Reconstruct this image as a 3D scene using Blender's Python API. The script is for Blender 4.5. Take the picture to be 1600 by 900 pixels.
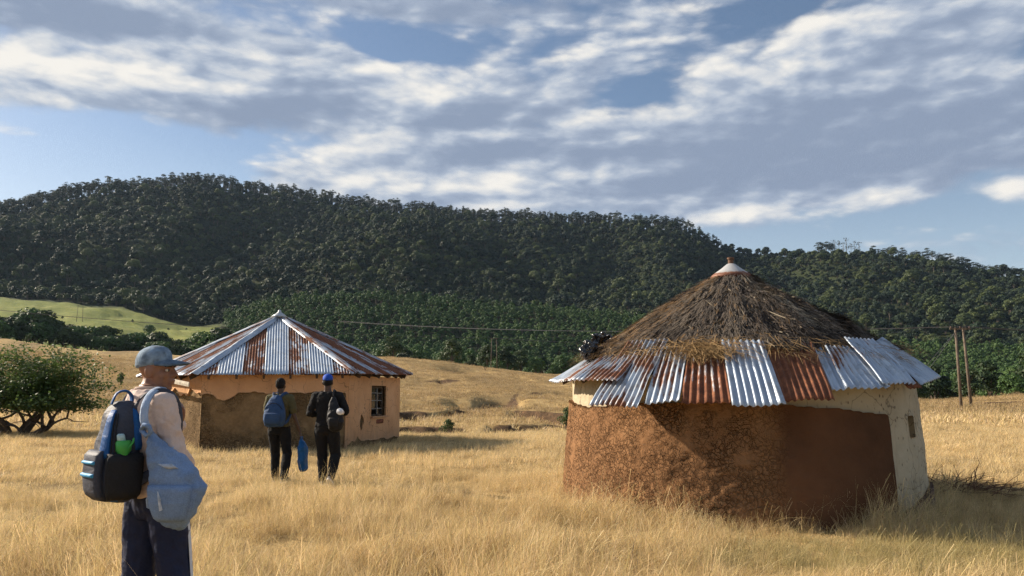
import bpy, bmesh, math, random
import numpy as np
from mathutils import Vector, Matrix, Euler
R = math.radians
random.seed(7)
rng = np.random.default_rng(11)
for o in list(bpy.data.objects):
    bpy.data.objects.remove(o)
SC = bpy.context.scene
COL = SC.collection

# ------------------------------------------------------------------ camera
EYE = 1.52            # metres above the grass
FPX = 1232.0          # focal length in pixels of a 1600 px wide frame
PITCH = math.atan(165 / FPX)
cam_d = bpy.data.cameras.new('camera')
cam_d.sensor_width = 36
cam_d.lens = 36 * FPX / 1600
cam_d.clip_start = .05
cam_d.clip_end = 12000
cam = bpy.data.objects.new('camera', cam_d)
COL.objects.link(cam)
cam.location = (0, 0, EYE)
cam.rotation_euler = (math.pi / 2 + PITCH, 0, 0)
SC.camera = cam
SC.cycles.use_denoising = True
SC.cycles.denoising_prefilter = 'NONE'
SC.cycles.denoising_input_passes = 'RGB_ALBEDO_NORMAL'
SC.cycles.denoiser = 'OPENIMAGEDENOISE'
SC.cycles.max_bounces = 5
SC.cycles.use_adaptive_sampling = True
SC.cycles.adaptive_threshold = .015
SC.cycles.adaptive_min_samples = 16
SC.cycles.transparent_max_bounces = 8
SC.cycles.volume_bounces = 0
SC.view_settings.view_transform = 'Standard'
SC.view_settings.look = 'None'
SC.view_settings.exposure = 0.88
SC.view_settings.gamma = 1

# sun: low, from the left and a little behind the huts
SUN_EL = R(27)
SUN_BEHIND = R(21)
SV = Vector((-math.cos(SUN_EL) * math.cos(SUN_BEHIND), math.cos(SUN_EL) * math.sin(SUN_BEHIND), math.sin(SUN_EL)))
sun_d = bpy.data.lights.new('sun', 'SUN')
sun_d.energy = 5.0
sun_d.angle = R(.6)
sun_d.color = (1, .87, .70)
sun = bpy.data.objects.new('sun', sun_d)
COL.objects.link(sun)
sun.rotation_euler = SV.to_track_quat('Z', 'Y').to_euler()
sun.location = SV * 60


# ------------------------------------------------------------------ node helpers
def S(nt, sock, v):
    if v is None:
        return
    if isinstance(v, bpy.types.NodeSocket):
        nt.links.new(v, sock)
    else:
        if hasattr(sock, 'default_value'):
            dv = sock.default_value
            if hasattr(dv, '__len__') and not hasattr(v, '__len__'):
                v = [v] * len(dv)
            if hasattr(dv, '__len__') and len(dv) == 4 and len(v) == 3:
                v = (*v, 1)
            sock.default_value = v


def MA(nt, op, *a, clamp=False):
    n = nt.nodes.new('ShaderNodeMath')
    n.operation = op
    n.use_clamp = clamp
    for i, v in enumerate(a):
        S(nt, n.inputs[i], v)
    return n.outputs[0]


def VM(nt, op, *a):
    n = nt.nodes.new('ShaderNodeVectorMath')
    n.operation = op
    for i, v in enumerate(a):
        S(nt, n.inputs[i], v)
    return n.outputs['Value'] if op in ('LENGTH', 'DOT_PRODUCT') else n.outputs[0]


def NOISE(nt, vec, scale, detail=4, rough=.55, dist=0, color=False):
    n = nt.nodes.new('ShaderNodeTexNoise')
    if vec is not None:
        S(nt, n.inputs['Vector'], vec)
    S(nt, n.inputs['Scale'], scale)
    n.inputs['Detail'].default_value = detail
    n.inputs['Roughness'].default_value = rough
    n.inputs['Distortion'].default_value = dist
    return n.outputs['Color' if color else 'Fac']


def VORO(nt, vec, scale, feature='F1', out='Distance', rand=1):
    n = nt.nodes.new('ShaderNodeTexVoronoi')
    n.feature = feature
    S(nt, n.inputs['Vector'], vec)
    S(nt, n.inputs['Scale'], scale)
    n.inputs['Randomness'].default_value = rand
    return n.outputs[out]


def RAMP(nt, fac, stops, interp='LINEAR'):
    n = nt.nodes.new('ShaderNodeValToRGB')
    n.color_ramp.interpolation = interp
    e = n.color_ramp.elements
    while len(e) < len(stops):
        e.new(.5)
    for i, (p, c) in enumerate(stops):
        e[i].position = p
        if not hasattr(c, '__len__'):
            c = (c, c, c)
        e[i].color = (*c, 1)
    S(nt, n.inputs[0], fac)
    return n.outputs[0]


def MIX(nt, fac, a, b, blend='MIX'):
    n = nt.nodes.new('ShaderNodeMix')
    n.data_type = 'RGBA'
    n.blend_type = blend
    S(nt, n.inputs[0], fac)
    S(nt, n.inputs[6], a)
    S(nt, n.inputs[7], b)
    return n.outputs[2]


def SMOOTH(nt, v, a, b):
    n = nt.nodes.new('ShaderNodeMapRange')
    n.interpolation_type = 'SMOOTHSTEP'
    S(nt, n.inputs[0], v)
    n.inputs[1].default_value = a
    n.inputs[2].default_value = b
    return n.outputs[0]


def COORD(nt, which):
    return nt.nodes.new('ShaderNodeTexCoord').outputs[which]


def POS(nt):
    return nt.nodes.new('ShaderNodeNewGeometry').outputs['Position']


def SEP(nt, v):
    n = nt.nodes.new('ShaderNodeSeparateXYZ')
    S(nt, n.inputs[0], v)
    return n.outputs


def CMB(nt, x=0, y=0, z=0):
    n = nt.nodes.new('ShaderNodeCombineXYZ')
    for i, v in enumerate((x, y, z)):
        S(nt, n.inputs[i], v)
    return n.outputs[0]


def SCALE(nt, v, s):
    n = nt.nodes.new('ShaderNodeVectorMath')
    n.operation = 'MULTIPLY'
    S(nt, n.inputs[0], v)
    S(nt, n.inputs[1], s)
    return n.outputs[0]


def BUMP(nt, h, strength=.5, dist=.02, normal=None):
    n = nt.nodes.new('ShaderNodeBump')
    n.inputs['Strength'].default_value = strength
    n.inputs['Distance'].default_value = dist
    S(nt, n.inputs['Height'], h)
    S(nt, n.inputs['Normal'], normal)
    return n.outputs[0]


def ATTR(nt, name, kind='OBJECT', out='Fac'):
    n = nt.nodes.new('ShaderNodeAttribute')
    n.attribute_type = kind
    n.attribute_name = name
    return n.outputs[out]


def RAND(nt):
    return nt.nodes.new('ShaderNodeObjectInfo').outputs['Random']


MATS = {}


def material(name, fn):
    if name in MATS:
        return MATS[name]
    m = bpy.data.materials.new(name)
    m.use_nodes = True
    nt = m.node_tree
    b = nt.nodes['Principled BSDF']
    r = fn(nt) or {}
    for k, v in r.items():
        if k == 'trans':
            continue
        S(nt, b.inputs[k], v)
    if 'trans' in r:            # leaf or blade: part of the light passes through
        t = nt.nodes.new('ShaderNodeBsdfTranslucent')
        S(nt, t.inputs[0], r['Base Color'])
        S(nt, t.inputs['Normal'], r.get('Normal'))
        mx = nt.nodes.new('ShaderNodeMixShader')
        S(nt, mx.inputs[0], r['trans'])
        nt.links.new(b.outputs[0], mx.inputs[1])
        nt.links.new(t.outputs[0], mx.inputs[2])
        nt.links.new(mx.outputs[0], nt.nodes['Material Output'].inputs[0])
    MATS[name] = m
    return m


def plain(name, c, rough=.8, var=.18, scale=9, bump=0, metal=0, spec=.3):
    def fn(nt):
        v = COORD(nt, 'Object')
        n = NOISE(nt, v, scale, 4)
        d = [x * (1 - var) for x in c]
        l = [min(1, x * (1 + var)) for x in c]
        r = {'Base Color': RAMP(nt, n, [(.3, d), (.7, l)]), 'Roughness': rough, 'Metallic': metal, 'Specular IOR Level': spec}
        if bump:
            r['Normal'] = BUMP(nt, NOISE(nt, v, scale * 3, 5), bump, .01)
        return r
    return material(name, fn)


# ------------------------------------------------------------------ sky: clear evening air with broken cumulus
def ray(px, py):
    x = (px - 800) / FPX
    yc = (450 - py) / FPX
    return x, math.cos(PITCH) - yc * math.sin(PITCH), math.sin(PITCH) + yc * math.cos(PITCH)


def az_el(px, py):
    x, y, z = ray(px, py)
    return math.atan2(x, y), math.atan2(z, math.hypot(x, y))


def at(px, py, Y):
    x, y, z = ray(px, py)
    t = Y / y
    return Vector((x * t, Y, EYE + z * t))


def build_sky():
    w = bpy.data.worlds.new('World')
    SC.world = w
    w.use_nodes = True
    nt = w.node_tree
    bg = nt.nodes['Background']
    sky = nt.nodes.new('ShaderNodeTexSky')
    sky.sky_type = 'NISHITA'
    sky.sun_disc = False
    sky.sun_elevation = SUN_EL
    sky.sun_rotation = math.atan2(SV.x, SV.y)
    sky.altitude = 900
    sky.air_density = 1.0
    sky.dust_density = 1.2
    sky.ozone_density = 1.5
    d = VM(nt, 'NORMALIZE', COORD(nt, 'Generated'))
    x, y, z = SEP(nt, d)
    az = MA(nt, 'ARCTAN2', x, y)
    el = MA(nt, 'ARCSINE', z)

    sheared = {}

    def frame(tilt):
        if tilt not in sheared:
            sheared[tilt] = CMB(nt, az, el if not tilt else MA(nt, 'MULTIPLY_ADD', az, -tilt, el), 0)
        return sheared[tilt]

    def blobs(lst):
        tot = 0.0
        for (px, py, sx, sy, tilt, amp) in lst:
            a0, e0 = az_el(px, py)
            tilt = round(tilt * 10) / 10
            kx, ky = FPX / sx, FPX / sy
            v = VM(nt, 'MULTIPLY_ADD', frame(tilt), (kx, ky, 0), (-a0 * kx, -(e0 - tilt * a0) * ky, 0))
            g = MA(nt, 'POWER', 1 / math.e, VM(nt, 'DOT_PRODUCT', v, v))
            tot = MA(nt, 'MULTIPLY_ADD', g, amp, tot)
        return tot

    # where the broken cloud deck is thick (+) and where it opens (-)
    cover = blobs([
        (100, 20, 420, 34, 0, .34), (620, 8, 420, 24, 0, .26), (250, 105, 300, 42, .02, .36), (60, 120, 180, 40, 0, .2), (470, 125, 200, 34, -.05, .3),
        (250, 165, 420, 24, .02, .26), (900, 110, 260, 60, .02, .2), (780, 175, 240, 40, .08, .3),
        (850, 235, 420, 32, .08, .36), (1300, 120, 420, 70, .26, .36), (1500, 210, 330, 80, 0, .36), (1200, 240, 360, 45, .02, .3),
        (540, 270, 240, 40, .1, .36), (880, 295, 400, 36, .02, .36), (1350, 270, 300, 26, .1, .2), (20, 205, 60, 14, 0, .2),
        (230, 250, 45, 18, 0, .14), (1420, 303, 60, 10, 0, .22), (1590, 300, 40, 14, 0, .22), (1150, 330, 120, 16, 0, .16), (710, 258, 50, 12, 0, .12), (1500, 20, 300, 60, .1, .22),
        (250, 232, 250, 38, 0, -.42), (620, 66, 90, 22, -.1, -.34), (990, 145, 90, 30, .3, -.34), (800, 55, 120, 14, 0, -.12), (90, 66, 70, 10, 0, -.12),
        (1400, 350, 330, 26, 0, -.25), (100, 280, 260, 40, 0, -.2), (1180, 12, 120, 24, .2, -.2)])
    glow = blobs([
        (60, 118, 150, 34, .05, .5), (210, 92, 190, 40, .12, .55), (420, 95, 140, 36, 0, .45), (590, 95, 70, 16, 0, .3), (640, 160, 90, 40, .2, .5), (470, 245, 200, 26, .15, .55),
        (560, 185, 50, 12, 0, .3), (740, 205, 150, 14, .02, .25), (930, 190, 170, 20, .12, .42), (1100, 130, 210, 44, .25, .28), (1300, 135, 90, 18, .2, .25), (1020, 265, 100, 14, .1, .5),
        (1300, 60, 300, 40, .2, .15), (800, 285, 120, 30, 0, .42), (600, 288, 200, 22, 0, .35), (1530, 235, 90, 12, .1, .4), (1420, 303, 60, 12, 0, .5), (1590, 300, 40, 16, 0, .5), (1160, 325, 60, 14, 0, .4),
        (620, 40, 160, 12, 0, .15), (20, 205, 60, 14, 0, .3), (230, 250, 40, 20, 0, .3), (880, 90, 200, 30, .05, .2),
        (120, 28, 330, 30, 0, -.5), (480, 135, 120, 26, 0, -.35), (300, 168, 380, 20, 0, -.45), (700, 14, 340, 24, 0, -.4), (760, 190, 130, 22, .05, -.35), (820, 235, 330, 16, .02, -.4),
        (1380, 215, 330, 46, .06, -.55), (1250, 160, 130, 18, .1, -.25), (1150, 285, 300, 14, .02, -.2)])
    p = CMB(nt, MA(nt, 'MULTIPLY', x, 1), MA(nt, 'MULTIPLY', y, 1), MA(nt, 'MULTIPLY', z, 2.6))
    warp = VM(nt, 'SUBTRACT', NOISE(nt, p, 5, 3, .5, 0, True), (.5, .5, .5))
    p2 = VM(nt, 'ADD', p, VM(nt, 'MULTIPLY', warp, (.05, .05, .06)))
    # the same density a step towards the sun gives the bright rims and grey bellies
    off = (-.014, 0, .028)
    d0 = NOISE(nt, p2, 8, 8, .55)
    puff = VORO(nt, VM(nt, 'ADD', p2, VM(nt, 'MULTIPLY', warp, (.05, .05, .05))), 20)
    puff2 = VORO(nt, p2, 47)
    lump_ = MA(nt, 'MULTIPLY_ADD', puff, -.20, MA(nt, 'MULTIPLY', puff2, -.10))
    d0 = MA(nt, 'ADD', MA(nt, 'ADD', d0, .125), lump_)
    o2 = VM(nt, 'ADD', p2, off)
    d1 = MA(nt, 'ADD', NOISE(nt, o2, 8, 5, .55), MA(nt, 'MULTIPLY_ADD', VORO(nt, o2, 20), -.20, .085))
    # grey deck of the upper edge goes on unseen, added to cut sky fill
    added_deck = SMOOTH(nt, el, .40, .75)
    dens = MA(nt, 'MULTIPLY_ADD', added_deck, .16, MA(nt, 'ADD', d0, cover))
    alpha = SMOOTH(nt, dens, .41, .74)
    rim = MA(nt, 'MULTIPLY', MA(nt, 'SUBTRACT', d0, d1), 2.5)
    soft = NOISE(nt, p2, 4, 4, .5)
    lit = MA(nt, 'ADD', MA(nt, 'ADD', rim, .42), MA(nt, 'MULTIPLY', glow, .95))
    lit = MA(nt, 'ADD', lit, MA(nt, 'MULTIPLY', MA(nt, 'SUBTRACT', .74, dens), .38))
    lit = MA(nt, 'ADD', lit, MA(nt, 'MULTIPLY', MA(nt, 'SUBTRACT', soft, .5), .8))
    lit = MA(nt, 'MULTIPLY_ADD', added_deck, -.3, lit)
    lit = SMOOTH(nt, lit, -.2, 1.2)
    cl = RAMP(nt, lit, [(0, (.165, .205, .28)), (.3, (.22, .262, .335)), (.55, (.31, .345, .40)), (.8, (.425, .435, .45)), (1, (.56, .54, .505))])
    K = 1 / .1
    clk = VM(nt, 'MULTIPLY', cl, (K, K, K))
    # thin white veil low on the sunward side
    veil = MA(nt, 'MULTIPLY', SMOOTH(nt, el, .34, .08), MA(nt, 'MULTIPLY_ADD', SMOOTH(nt, az, .7, -.7), .6, .4))
    base = MIX(nt, MA(nt, 'MULTIPLY', veil, .6), VM(nt, 'MULTIPLY', sky.outputs[0], SKYTINT), (4.5, 5.0, 5.4))
    col = MIX(nt, alpha, base, clk)
    nt.links.new(col, bg.inputs[0])
    bg.inputs[1].default_value = .09
    w.cycles.sampling_method = 'MANUAL'
    w.cycles.sample_map_resolution = 256


SKYTINT = (.80, .77, .74)
build_sky()


# ------------------------------------------------------------------ object helpers
def tag(o, label=None, cat=None, group=None, kind=None):
    for k, v in (('label', label), ('category', cat), ('group', group), ('kind', kind)):
        if v:
            o[k] = v
    return o


def empty(name, loc=(0, 0, 0), rz=0, label=None, cat=None, group=None):
    o = bpy.data.objects.new(name, None)
    o.empty_display_size = .2
    COL.objects.link(o)
    o.location = loc
    o.rotation_euler = (0, 0, rz)
    return tag(o, label, cat, group)


def link(name, me, mat=None, parent=None, coll=None):
    o = bpy.data.objects.new(name, me)
    (coll or COL).objects.link(o)
    if mat is not None and not me.materials:
        for m in (mat if isinstance(mat, (list, tuple)) else [mat]):
            me.materials.append(m)
    if parent:
        o.parent = parent
    return o


def fast_mesh(name, V, F, smooth=False, cols=None, mats=None, uvs=None):
    """V (n,3), F (m,k) all faces the same size; cols: one colour per face, uvs: per vertex"""
    V = np.asarray(V, np.float32)
    F = np.asarray(F, np.int32)
    m, k = F.shape
    me = bpy.data.meshes.new(name)
    me.vertices.add(len(V))
    me.vertices.foreach_set('co', V.ravel())
    me.loops.add(m * k)
    me.loops.foreach_set('vertex_index', F.ravel())
    me.polygons.add(m)
    me.polygons.foreach_set('loop_start', np.arange(m, dtype=np.int32) * k)
    if smooth:
        me.polygons.foreach_set('use_smooth', np.ones(m, bool))
    if mats is not None:
        me.polygons.foreach_set('material_index', np.asarray(mats, np.int32))
    if cols is not None:
        a = me.attributes.new('tone', 'FLOAT_COLOR', 'FACE')
        c = np.ones((m, 4), np.float32)
        c[:, :3] = cols
        a.data.foreach_set('color', c.ravel())
    if uvs is not None:
        l = me.uv_layers.new(name='UVMap')
        l.data.foreach_set('uv', np.asarray(uvs, np.float32)[F.ravel()].ravel())
    me.update(calc_edges=True)
    me.validate()
    return me


class MB:
    def __init__(s):
        s.v, s.f = [], []

    def add(s, V, F):
        n = len(s.v)
        s.v += [tuple(x) for x in V]
        s.f += [tuple(i + n for i in f) for f in F]
        return s

    def box(s, c, h, rot=None):
        c = Vector(c)
        V = []
        for z in (-1, 1):
            for y in (-1, 1):
                for x in (-1, 1):
                    p = Vector((x * h[0], y * h[1], z * h[2]))
                    if rot is not None:
                        p = rot @ p
                    V.append(c + p)
        return s.add(V, [(0, 2, 3, 1), (4, 5, 7, 6), (0, 1, 5, 4), (2, 6, 7, 3), (0, 4, 6, 2), (1, 3, 7, 5)])

    def tube(s, pts, rad, n=8, flat=None, up=None, cap=True):
        """tube along a path; rad one radius per point; flat=(a,b) squashes the section along (side, up)"""
        P = [Vector(p) for p in pts]
        if not hasattr(rad, '__len__'):
            rad = [rad] * len(P)
        V, F = [], []
        side = None
        for i, p in enumerate(P):
            t = (P[min(i + 1, len(P) - 1)] - P[max(i - 1, 0)]).normalized()
            if side is None:
                ref = Vector(up) if up is not None else (Vector((0, 0, 1)) if abs(t.z) < .9 else Vector((1, 0, 0)))
                side = t.cross(ref).normalized()
            side = (side - t * side.dot(t)).normalized()
            b = side.cross(t).normalized()
            r = rad[i]
            a, c = (r, r) if not hasattr(r, '__len__') else r
            if flat:
                a, c = a * flat[0], c * flat[1]
            for k in range(n):
                q = 2 * math.pi * k / n
                V.append(p + side * (a * math.cos(q)) + b * (c * math.sin(q)))
        for i in range(len(P) - 1):
            for k in range(n):
                F.append((i * n + k, i * n + (k + 1) % n, (i + 1) * n + (k + 1) % n, (i + 1) * n + k))
        if cap:
            F.append(tuple(range(n))[::-1])
            F.append(tuple(range((len(P) - 1) * n, len(P) * n)))
        return s.add(V, F)

    def rings(s, R_, n=20, power=2.0, M=None):
        """closed loft of horizontal superellipse rings (z, cx, cy, hw, hd[, yaw])"""
        V, F = [], []
        for r in R_:
            z, cx, cy, a, b = r[:5]
            yaw = r[5] if len(r) > 5 else 0
            pw = r[6] if len(r) > 6 else power
            for k in range(n):
                q = 2 * math.pi * k / n
                c_, s_ = math.cos(q), math.sin(q)
                x = math.copysign(abs(c_) ** (2 / pw), c_) * a
                y = math.copysign(abs(s_) ** (2 / pw), s_) * b
                p = Vector((cx + x * math.cos(yaw) - y * math.sin(yaw), cy + x * math.sin(yaw) + y * math.cos(yaw), z))
                V.append(M @ p if M else p)
        L = len(R_)
        for i in range(L - 1):
            for k in range(n):
                F.append((i * n + k, i * n + (k + 1) % n, (i + 1) * n + (k + 1) % n, (i + 1) * n + k))
        F.append(tuple(range(n))[::-1])
        F.append(tuple(range((L - 1) * n, L * n)))
        return s.add(V, F)

    def ball(s, c, r, rot=None, n=14, m=9):
        c = Vector(c)
        if not hasattr(r, '__len__'):
            r = (r, r, r)
        V, F = [], []
        for i in range(1, m):
            a = math.pi * i / m
            for k in range(n):
                q = 2 * math.pi * k / n
                p = Vector((r[0] * math.sin(a) * math.cos(q), r[1] * math.sin(a) * math.sin(q), r[2] * math.cos(a)))
                V.append(c + (rot @ p if rot is not None else p))
        for e in (1, -1):
            p = Vector((0, 0, r[2] * e))
            V.append(c + (rot @ p if rot is not None else p))
        T, B = len(V) - 2, len(V) - 1
        for i in range(m - 2):
            for k in range(n):
                F.append((i * n + k, (i + 1) * n + k, (i + 1) * n + (k + 1) % n, i * n + (k + 1) % n))
        for k in range(n):
            F.append((T, k, (k + 1) % n))
            F.append((B, (m - 2) * n + (k + 1) % n, (m - 2) * n + k))
        return s.add(V, F)

    def mesh(s, name, smooth=False):
        me = bpy.data.meshes.new(name)
        me.from_pydata([tuple(v) for v in s.v], [], s.f)
        if smooth:
            me.polygons.foreach_set('use_smooth', [True] * len(me.polygons))
        me.update()
        return me

    def build(s, name, mat, parent=None, smooth=False, bevel=0):
        o = link(name, s.mesh(name, smooth), mat, parent)
        if bevel:
            b = o.modifiers.new('bevel', 'BEVEL')
            b.width = bevel
            b.segments = 2
            b.limit_method = 'ANGLE'
        return o

    def fused(s, name, mat, parent=None, voxel=.008, smooth=4, wrinkle=0, wscale=.1):
        """one continuous skin over all the pieces"""
        me = s.mesh(name)
        o = bpy.data.objects.new(name, me)
        COL.objects.link(o)
        r = o.modifiers.new('r', 'REMESH')
        r.mode = 'VOXEL'
        r.voxel_size = voxel
        if smooth:
            q = o.modifiers.new('s', 'SMOOTH')
            q.factor = .5
            q.iterations = smooth
        if wrinkle:
            t = bpy.data.textures.new('folds', 'CLOUDS')
            t.noise_scale = wscale
            t.noise_depth = 2
            w = o.modifiers.new('w', 'DISPLACE')
            w.texture = t
            w.strength = wrinkle
            w.mid_level = .5
        dg = bpy.context.evaluated_depsgraph_get()
        m2 = bpy.data.meshes.new_from_object(o.evaluated_get(dg))
        bpy.data.objects.remove(o)
        bpy.data.meshes.remove(me)
        m2.name = name
        m2.polygons.foreach_set('use_smooth', [True] * len(m2.polygons))
        m2.materials.clear()
        return link(name, m2, mat, parent)


# value noise for shaping geometry
_perm = np.random.default_rng(3).random(65536).astype(np.float64)


def _h(i, j):
    return _perm[(i * 1619 + j * 31337 + (i * j) * 7) & 65535]


def vnoise(x, y):
    x = np.asarray(x, float)
    y = np.asarray(y, float)
    i, j = np.floor(x).astype(np.int64), np.floor(y).astype(np.int64)
    u, v = x - i, y - j
    u, v = u * u * (3 - 2 * u), v * v * (3 - 2 * v)
    return (_h(i, j) * (1 - u) + _h(i + 1, j) * u) * (1 - v) + (_h(i, j + 1) * (1 - u) + _h(i + 1, j + 1) * u) * v


def fbm(x, y, o=4):
    t, a, s = 0, 1, 0
    x = np.asarray(x, float)
    y = np.asarray(y, float)
    for k in range(o):
        t = t + a * vnoise(x + 17.3 * k, y - 9.1 * k)
        s += a
        a *= .5
        x = x * 2.03
        y = y * 2.03
    return t / s


def scatter(name, P, rot, scl, idx, protos, label=None, cat=None):
    """a mass nobody could count, instanced on points"""
    me = bpy.data.meshes.new(name)
    P = np.asarray(P, np.float32)
    me.vertices.add(len(P))
    me.vertices.foreach_set('co', P.ravel())
    a = me.attributes.new('rot', 'FLOAT_VECTOR', 'POINT')
    a.data.foreach_set('vector', np.asarray(rot, np.float32).ravel())
    scl = np.asarray(scl, np.float32)
    if scl.ndim == 1:
        scl = np.repeat(scl[:, None], 3, 1)
    a = me.attributes.new('scl', 'FLOAT_VECTOR', 'POINT')
    a.data.foreach_set('vector', scl.ravel())
    a = me.attributes.new('idx', 'INT', 'POINT')
    a.data.foreach_set('value', np.asarray(idx, np.int32))
    o = link(name, me)
    coll = bpy.data.collections.new(name + '_kinds')
    for i, (m, mat) in enumerate(protos):
        link('%02d_%s' % (i, name), m, mat, None, coll)
    ng = bpy.data.node_groups.new(name, 'GeometryNodeTree')
    ng.interface.new_socket('Geometry', in_out='INPUT', socket_type='NodeSocketGeometry')
    ng.interface.new_socket('Geometry', in_out='OUTPUT', socket_type='NodeSocketGeometry')
    gi, go = ng.nodes.new('NodeGroupInput'), ng.nodes.new('NodeGroupOutput')
    ip = ng.nodes.new('GeometryNodeInstanceOnPoints')
    ci = ng.nodes.new('GeometryNodeCollectionInfo')
    ci.inputs[0].default_value = coll
    ci.inputs['Separate Children'].default_value = True
    ci.inputs['Reset Children'].default_value = True
    ip.inputs['Pick Instance'].default_value = True

    def na(nm, t):
        n = ng.nodes.new('GeometryNodeInputNamedAttribute')
        n.data_type = t
        n.inputs[0].default_value = nm
        return n.outputs[0]
    ng.links.new(gi.outputs[0], ip.inputs['Points'])
    ng.links.new(ci.outputs[0], ip.inputs['Instance'])
    ng.links.new(na('idx', 'INT'), ip.inputs['Instance Index'])
    er = ng.nodes.new('FunctionNodeEulerToRotation')
    ng.links.new(na('rot', 'FLOAT_VECTOR'), er.inputs[0])
    ng.links.new(er.outputs[0], ip.inputs['Rotation'])
    ng.links.new(na('scl', 'FLOAT_VECTOR'), ip.inputs['Scale'])
    ng.links.new(ip.outputs[0], go.inputs[0])
    md = o.modifiers.new('scatter', 'NODES')
    md.node_group = ng
    tag(o, label, cat, None, 'stuff')
    return o


# ------------------------------------------------------------------ terrain: meadow, gully, far slope, valley wood, mountain
XC = np.array([-500, 0, 200, 320, 430, 550, 640, 770, 890, 1000, 1150, 1300, 1440, 1600, 2100], float)


def slope_of(px, py):
    x = (px - 800) / FPX
    yc = (450 - py) / FPX
    fw = math.cos(PITCH) - yc * math.sin(PITCH)
    return (math.sin(PITCH) + yc * math.cos(PITCH)) / np.hypot(x, fw)


def zy(r, y):
    return EYE + slope_of(XC, np.array(y, float)) * np.array(r, float)


RIDGE_X = [-500, 0, 100, 200, 300, 400, 500, 600, 700, 800, 900, 1000, 1060, 1100, 1150, 1250, 1300, 1400, 1450, 1500, 1550, 1600, 2100]
RIDGE_Y = [350, 310, 285, 275, 270, 283, 297, 312, 322, 327, 332, 337, 339, 350, 372, 383, 380, 378, 385, 395, 407, 413, 450]
r5 = np.array([320, 305, 300, 290, 270, 250, 240, 250, 250, 230, 200, 180, 150, 150, 150], float)
z5 = zy(r5, [505, 528, 548, 556, 557, 557, 561, 571, 586, 600, 612, 622, 632, 614, 595])
r8 = np.array([740, 720, 690, 650, 620, 620, 620, 620, 620, 620, 620, 620, 600, 600, 600], float)
z8 = zy(r8, [455, 466, 486, 524, 477, 470, 474, 486, 498, 506, 522, 540, 556, 560, 570])
one = np.ones(len(XC))
NODES = [(1 * one, 0 * one), (27 * one, 0 * one),
         (44 * one, np.array([0, 0, -.2, -.4, -.55, -.65, -.7, -.7, -.7, -.6, -.3, 0, 0, 0, 0.])),
         (62 * one, np.array([.4, .2, 0, -.2, -.25, -.25, -.25, -.25, -.25, -.2, -.1, 0, 0, 0, .3])),
         (120 * one, zy(120, [575, 592, 600, 606, 610, 614, 617, 620, 622, 624, 628, 632, 635, 629, 610])),
         (r5, z5), (r5 + 70, z5 - 5),
         (470 * one, zy(470, [545, 543, 541, 537, 560, 560, 562, 575, 585, 592, 600, 606, 612, 608, 600])),
         (r8, z8), (r8 + 100, zy(r8 + 100, [452, 460, 478, 502, 486, 479, 481, 492, 505, 512, 526, 540, 552, 556, 560]))]
DENSE = np.arange(-700, 2301, 10.)
NR = np.array([np.interp(DENSE, XC, n[0]) for n in NODES])
NZ = np.array([np.interp(DENSE, XC, n[1]) for n in NODES])
ridge = np.interp(DENSE, RIDGE_X, RIDGE_Y) + 17
rz = EYE + slope_of(DENSE, ridge) * 1250
NR = np.vstack([NR, 1000 + 0 * DENSE, 1250 + 0 * DENSE, 1320 + 0 * DENSE, 1700 + 0 * DENSE, 4200 + 0 * DENSE])
NZ = np.vstack([NZ, NZ[-1] + (rz - NZ[-1]) * .5, rz, rz - 4, rz - 90, rz * 0])
kern = np.ones(9) / 9
for a in (NR, NZ):
    for i in range(len(a)):
        if not (a is NZ and i in (11, 12)):
            a[i] = np.convolve(np.pad(a[i], 4, 'edge'), kern, 'valid')
TH = np.concatenate([np.arange(-180, -44, 4.), np.arange(-44, 44.01, .2), np.arange(48, 180.1, 4.)])
RR = np.concatenate([[.0, .6], np.geomspace(1.2, 25, 100)[:-1], np.arange(25, 130, .5), np.geomspace(130, 4200, 150)])
GZ = np.zeros((len(TH), len(RR)))
SOIL = np.zeros_like(GZ)
for i, th in enumerate(TH):
    c = 800 + FPX * math.tan(R(max(-47, min(47, th))))
    k = min(max((c + 700) / 10, 0), len(DENSE) - 1.001)
    k0 = int(k)
    t = k - k0
    r = NR[:, k0] * (1 - t) + NR[:, k0 + 1] * t
    z = NZ[:, k0] * (1 - t) + NZ[:, k0 + 1] * t
    zz = np.interp(np.log(RR + .01), np.log(r), z)
    zz = np.interp(RR, r, z)
    zs = np.convolve(np.pad(zz, 2, 'edge'), [.1, .2, .4, .2, .1], 'valid')
    fade = max(0, min(1, (100 - abs(th)) / 45))
    GZ[i] = zs * fade
TT, RG = np.meshgrid(np.radians(TH), RR, indexing='ij')
GX, GY = RG * np.sin(TT), RG * np.cos(TT)
CC = 800 + FPX * np.tan(np.clip(TT, -.82, .82))
near = np.clip((RG - 2) / 6, 0, 1)
GZ += near * np.clip(1.2 - RG / 400, .2, 1) * ((fbm(GX / 3.1, GY / 3.1, 3) - .5) * .16 + (fbm(GX / .9, GY / .9, 2) - .5) * .07)
GZ += np.clip((RG - 45) / 40, 0, 1) * (fbm(GX / 22, GY / 22, 4) - .5) * np.clip(RG / 60, 0, 9)
GZ += np.clip((RG - 700) / 200, 0, 1) * np.clip((1250 - RG) / 150, 0, 1) * (fbm(GX / 110, GY / 330, 3) - .5) * 78

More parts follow.
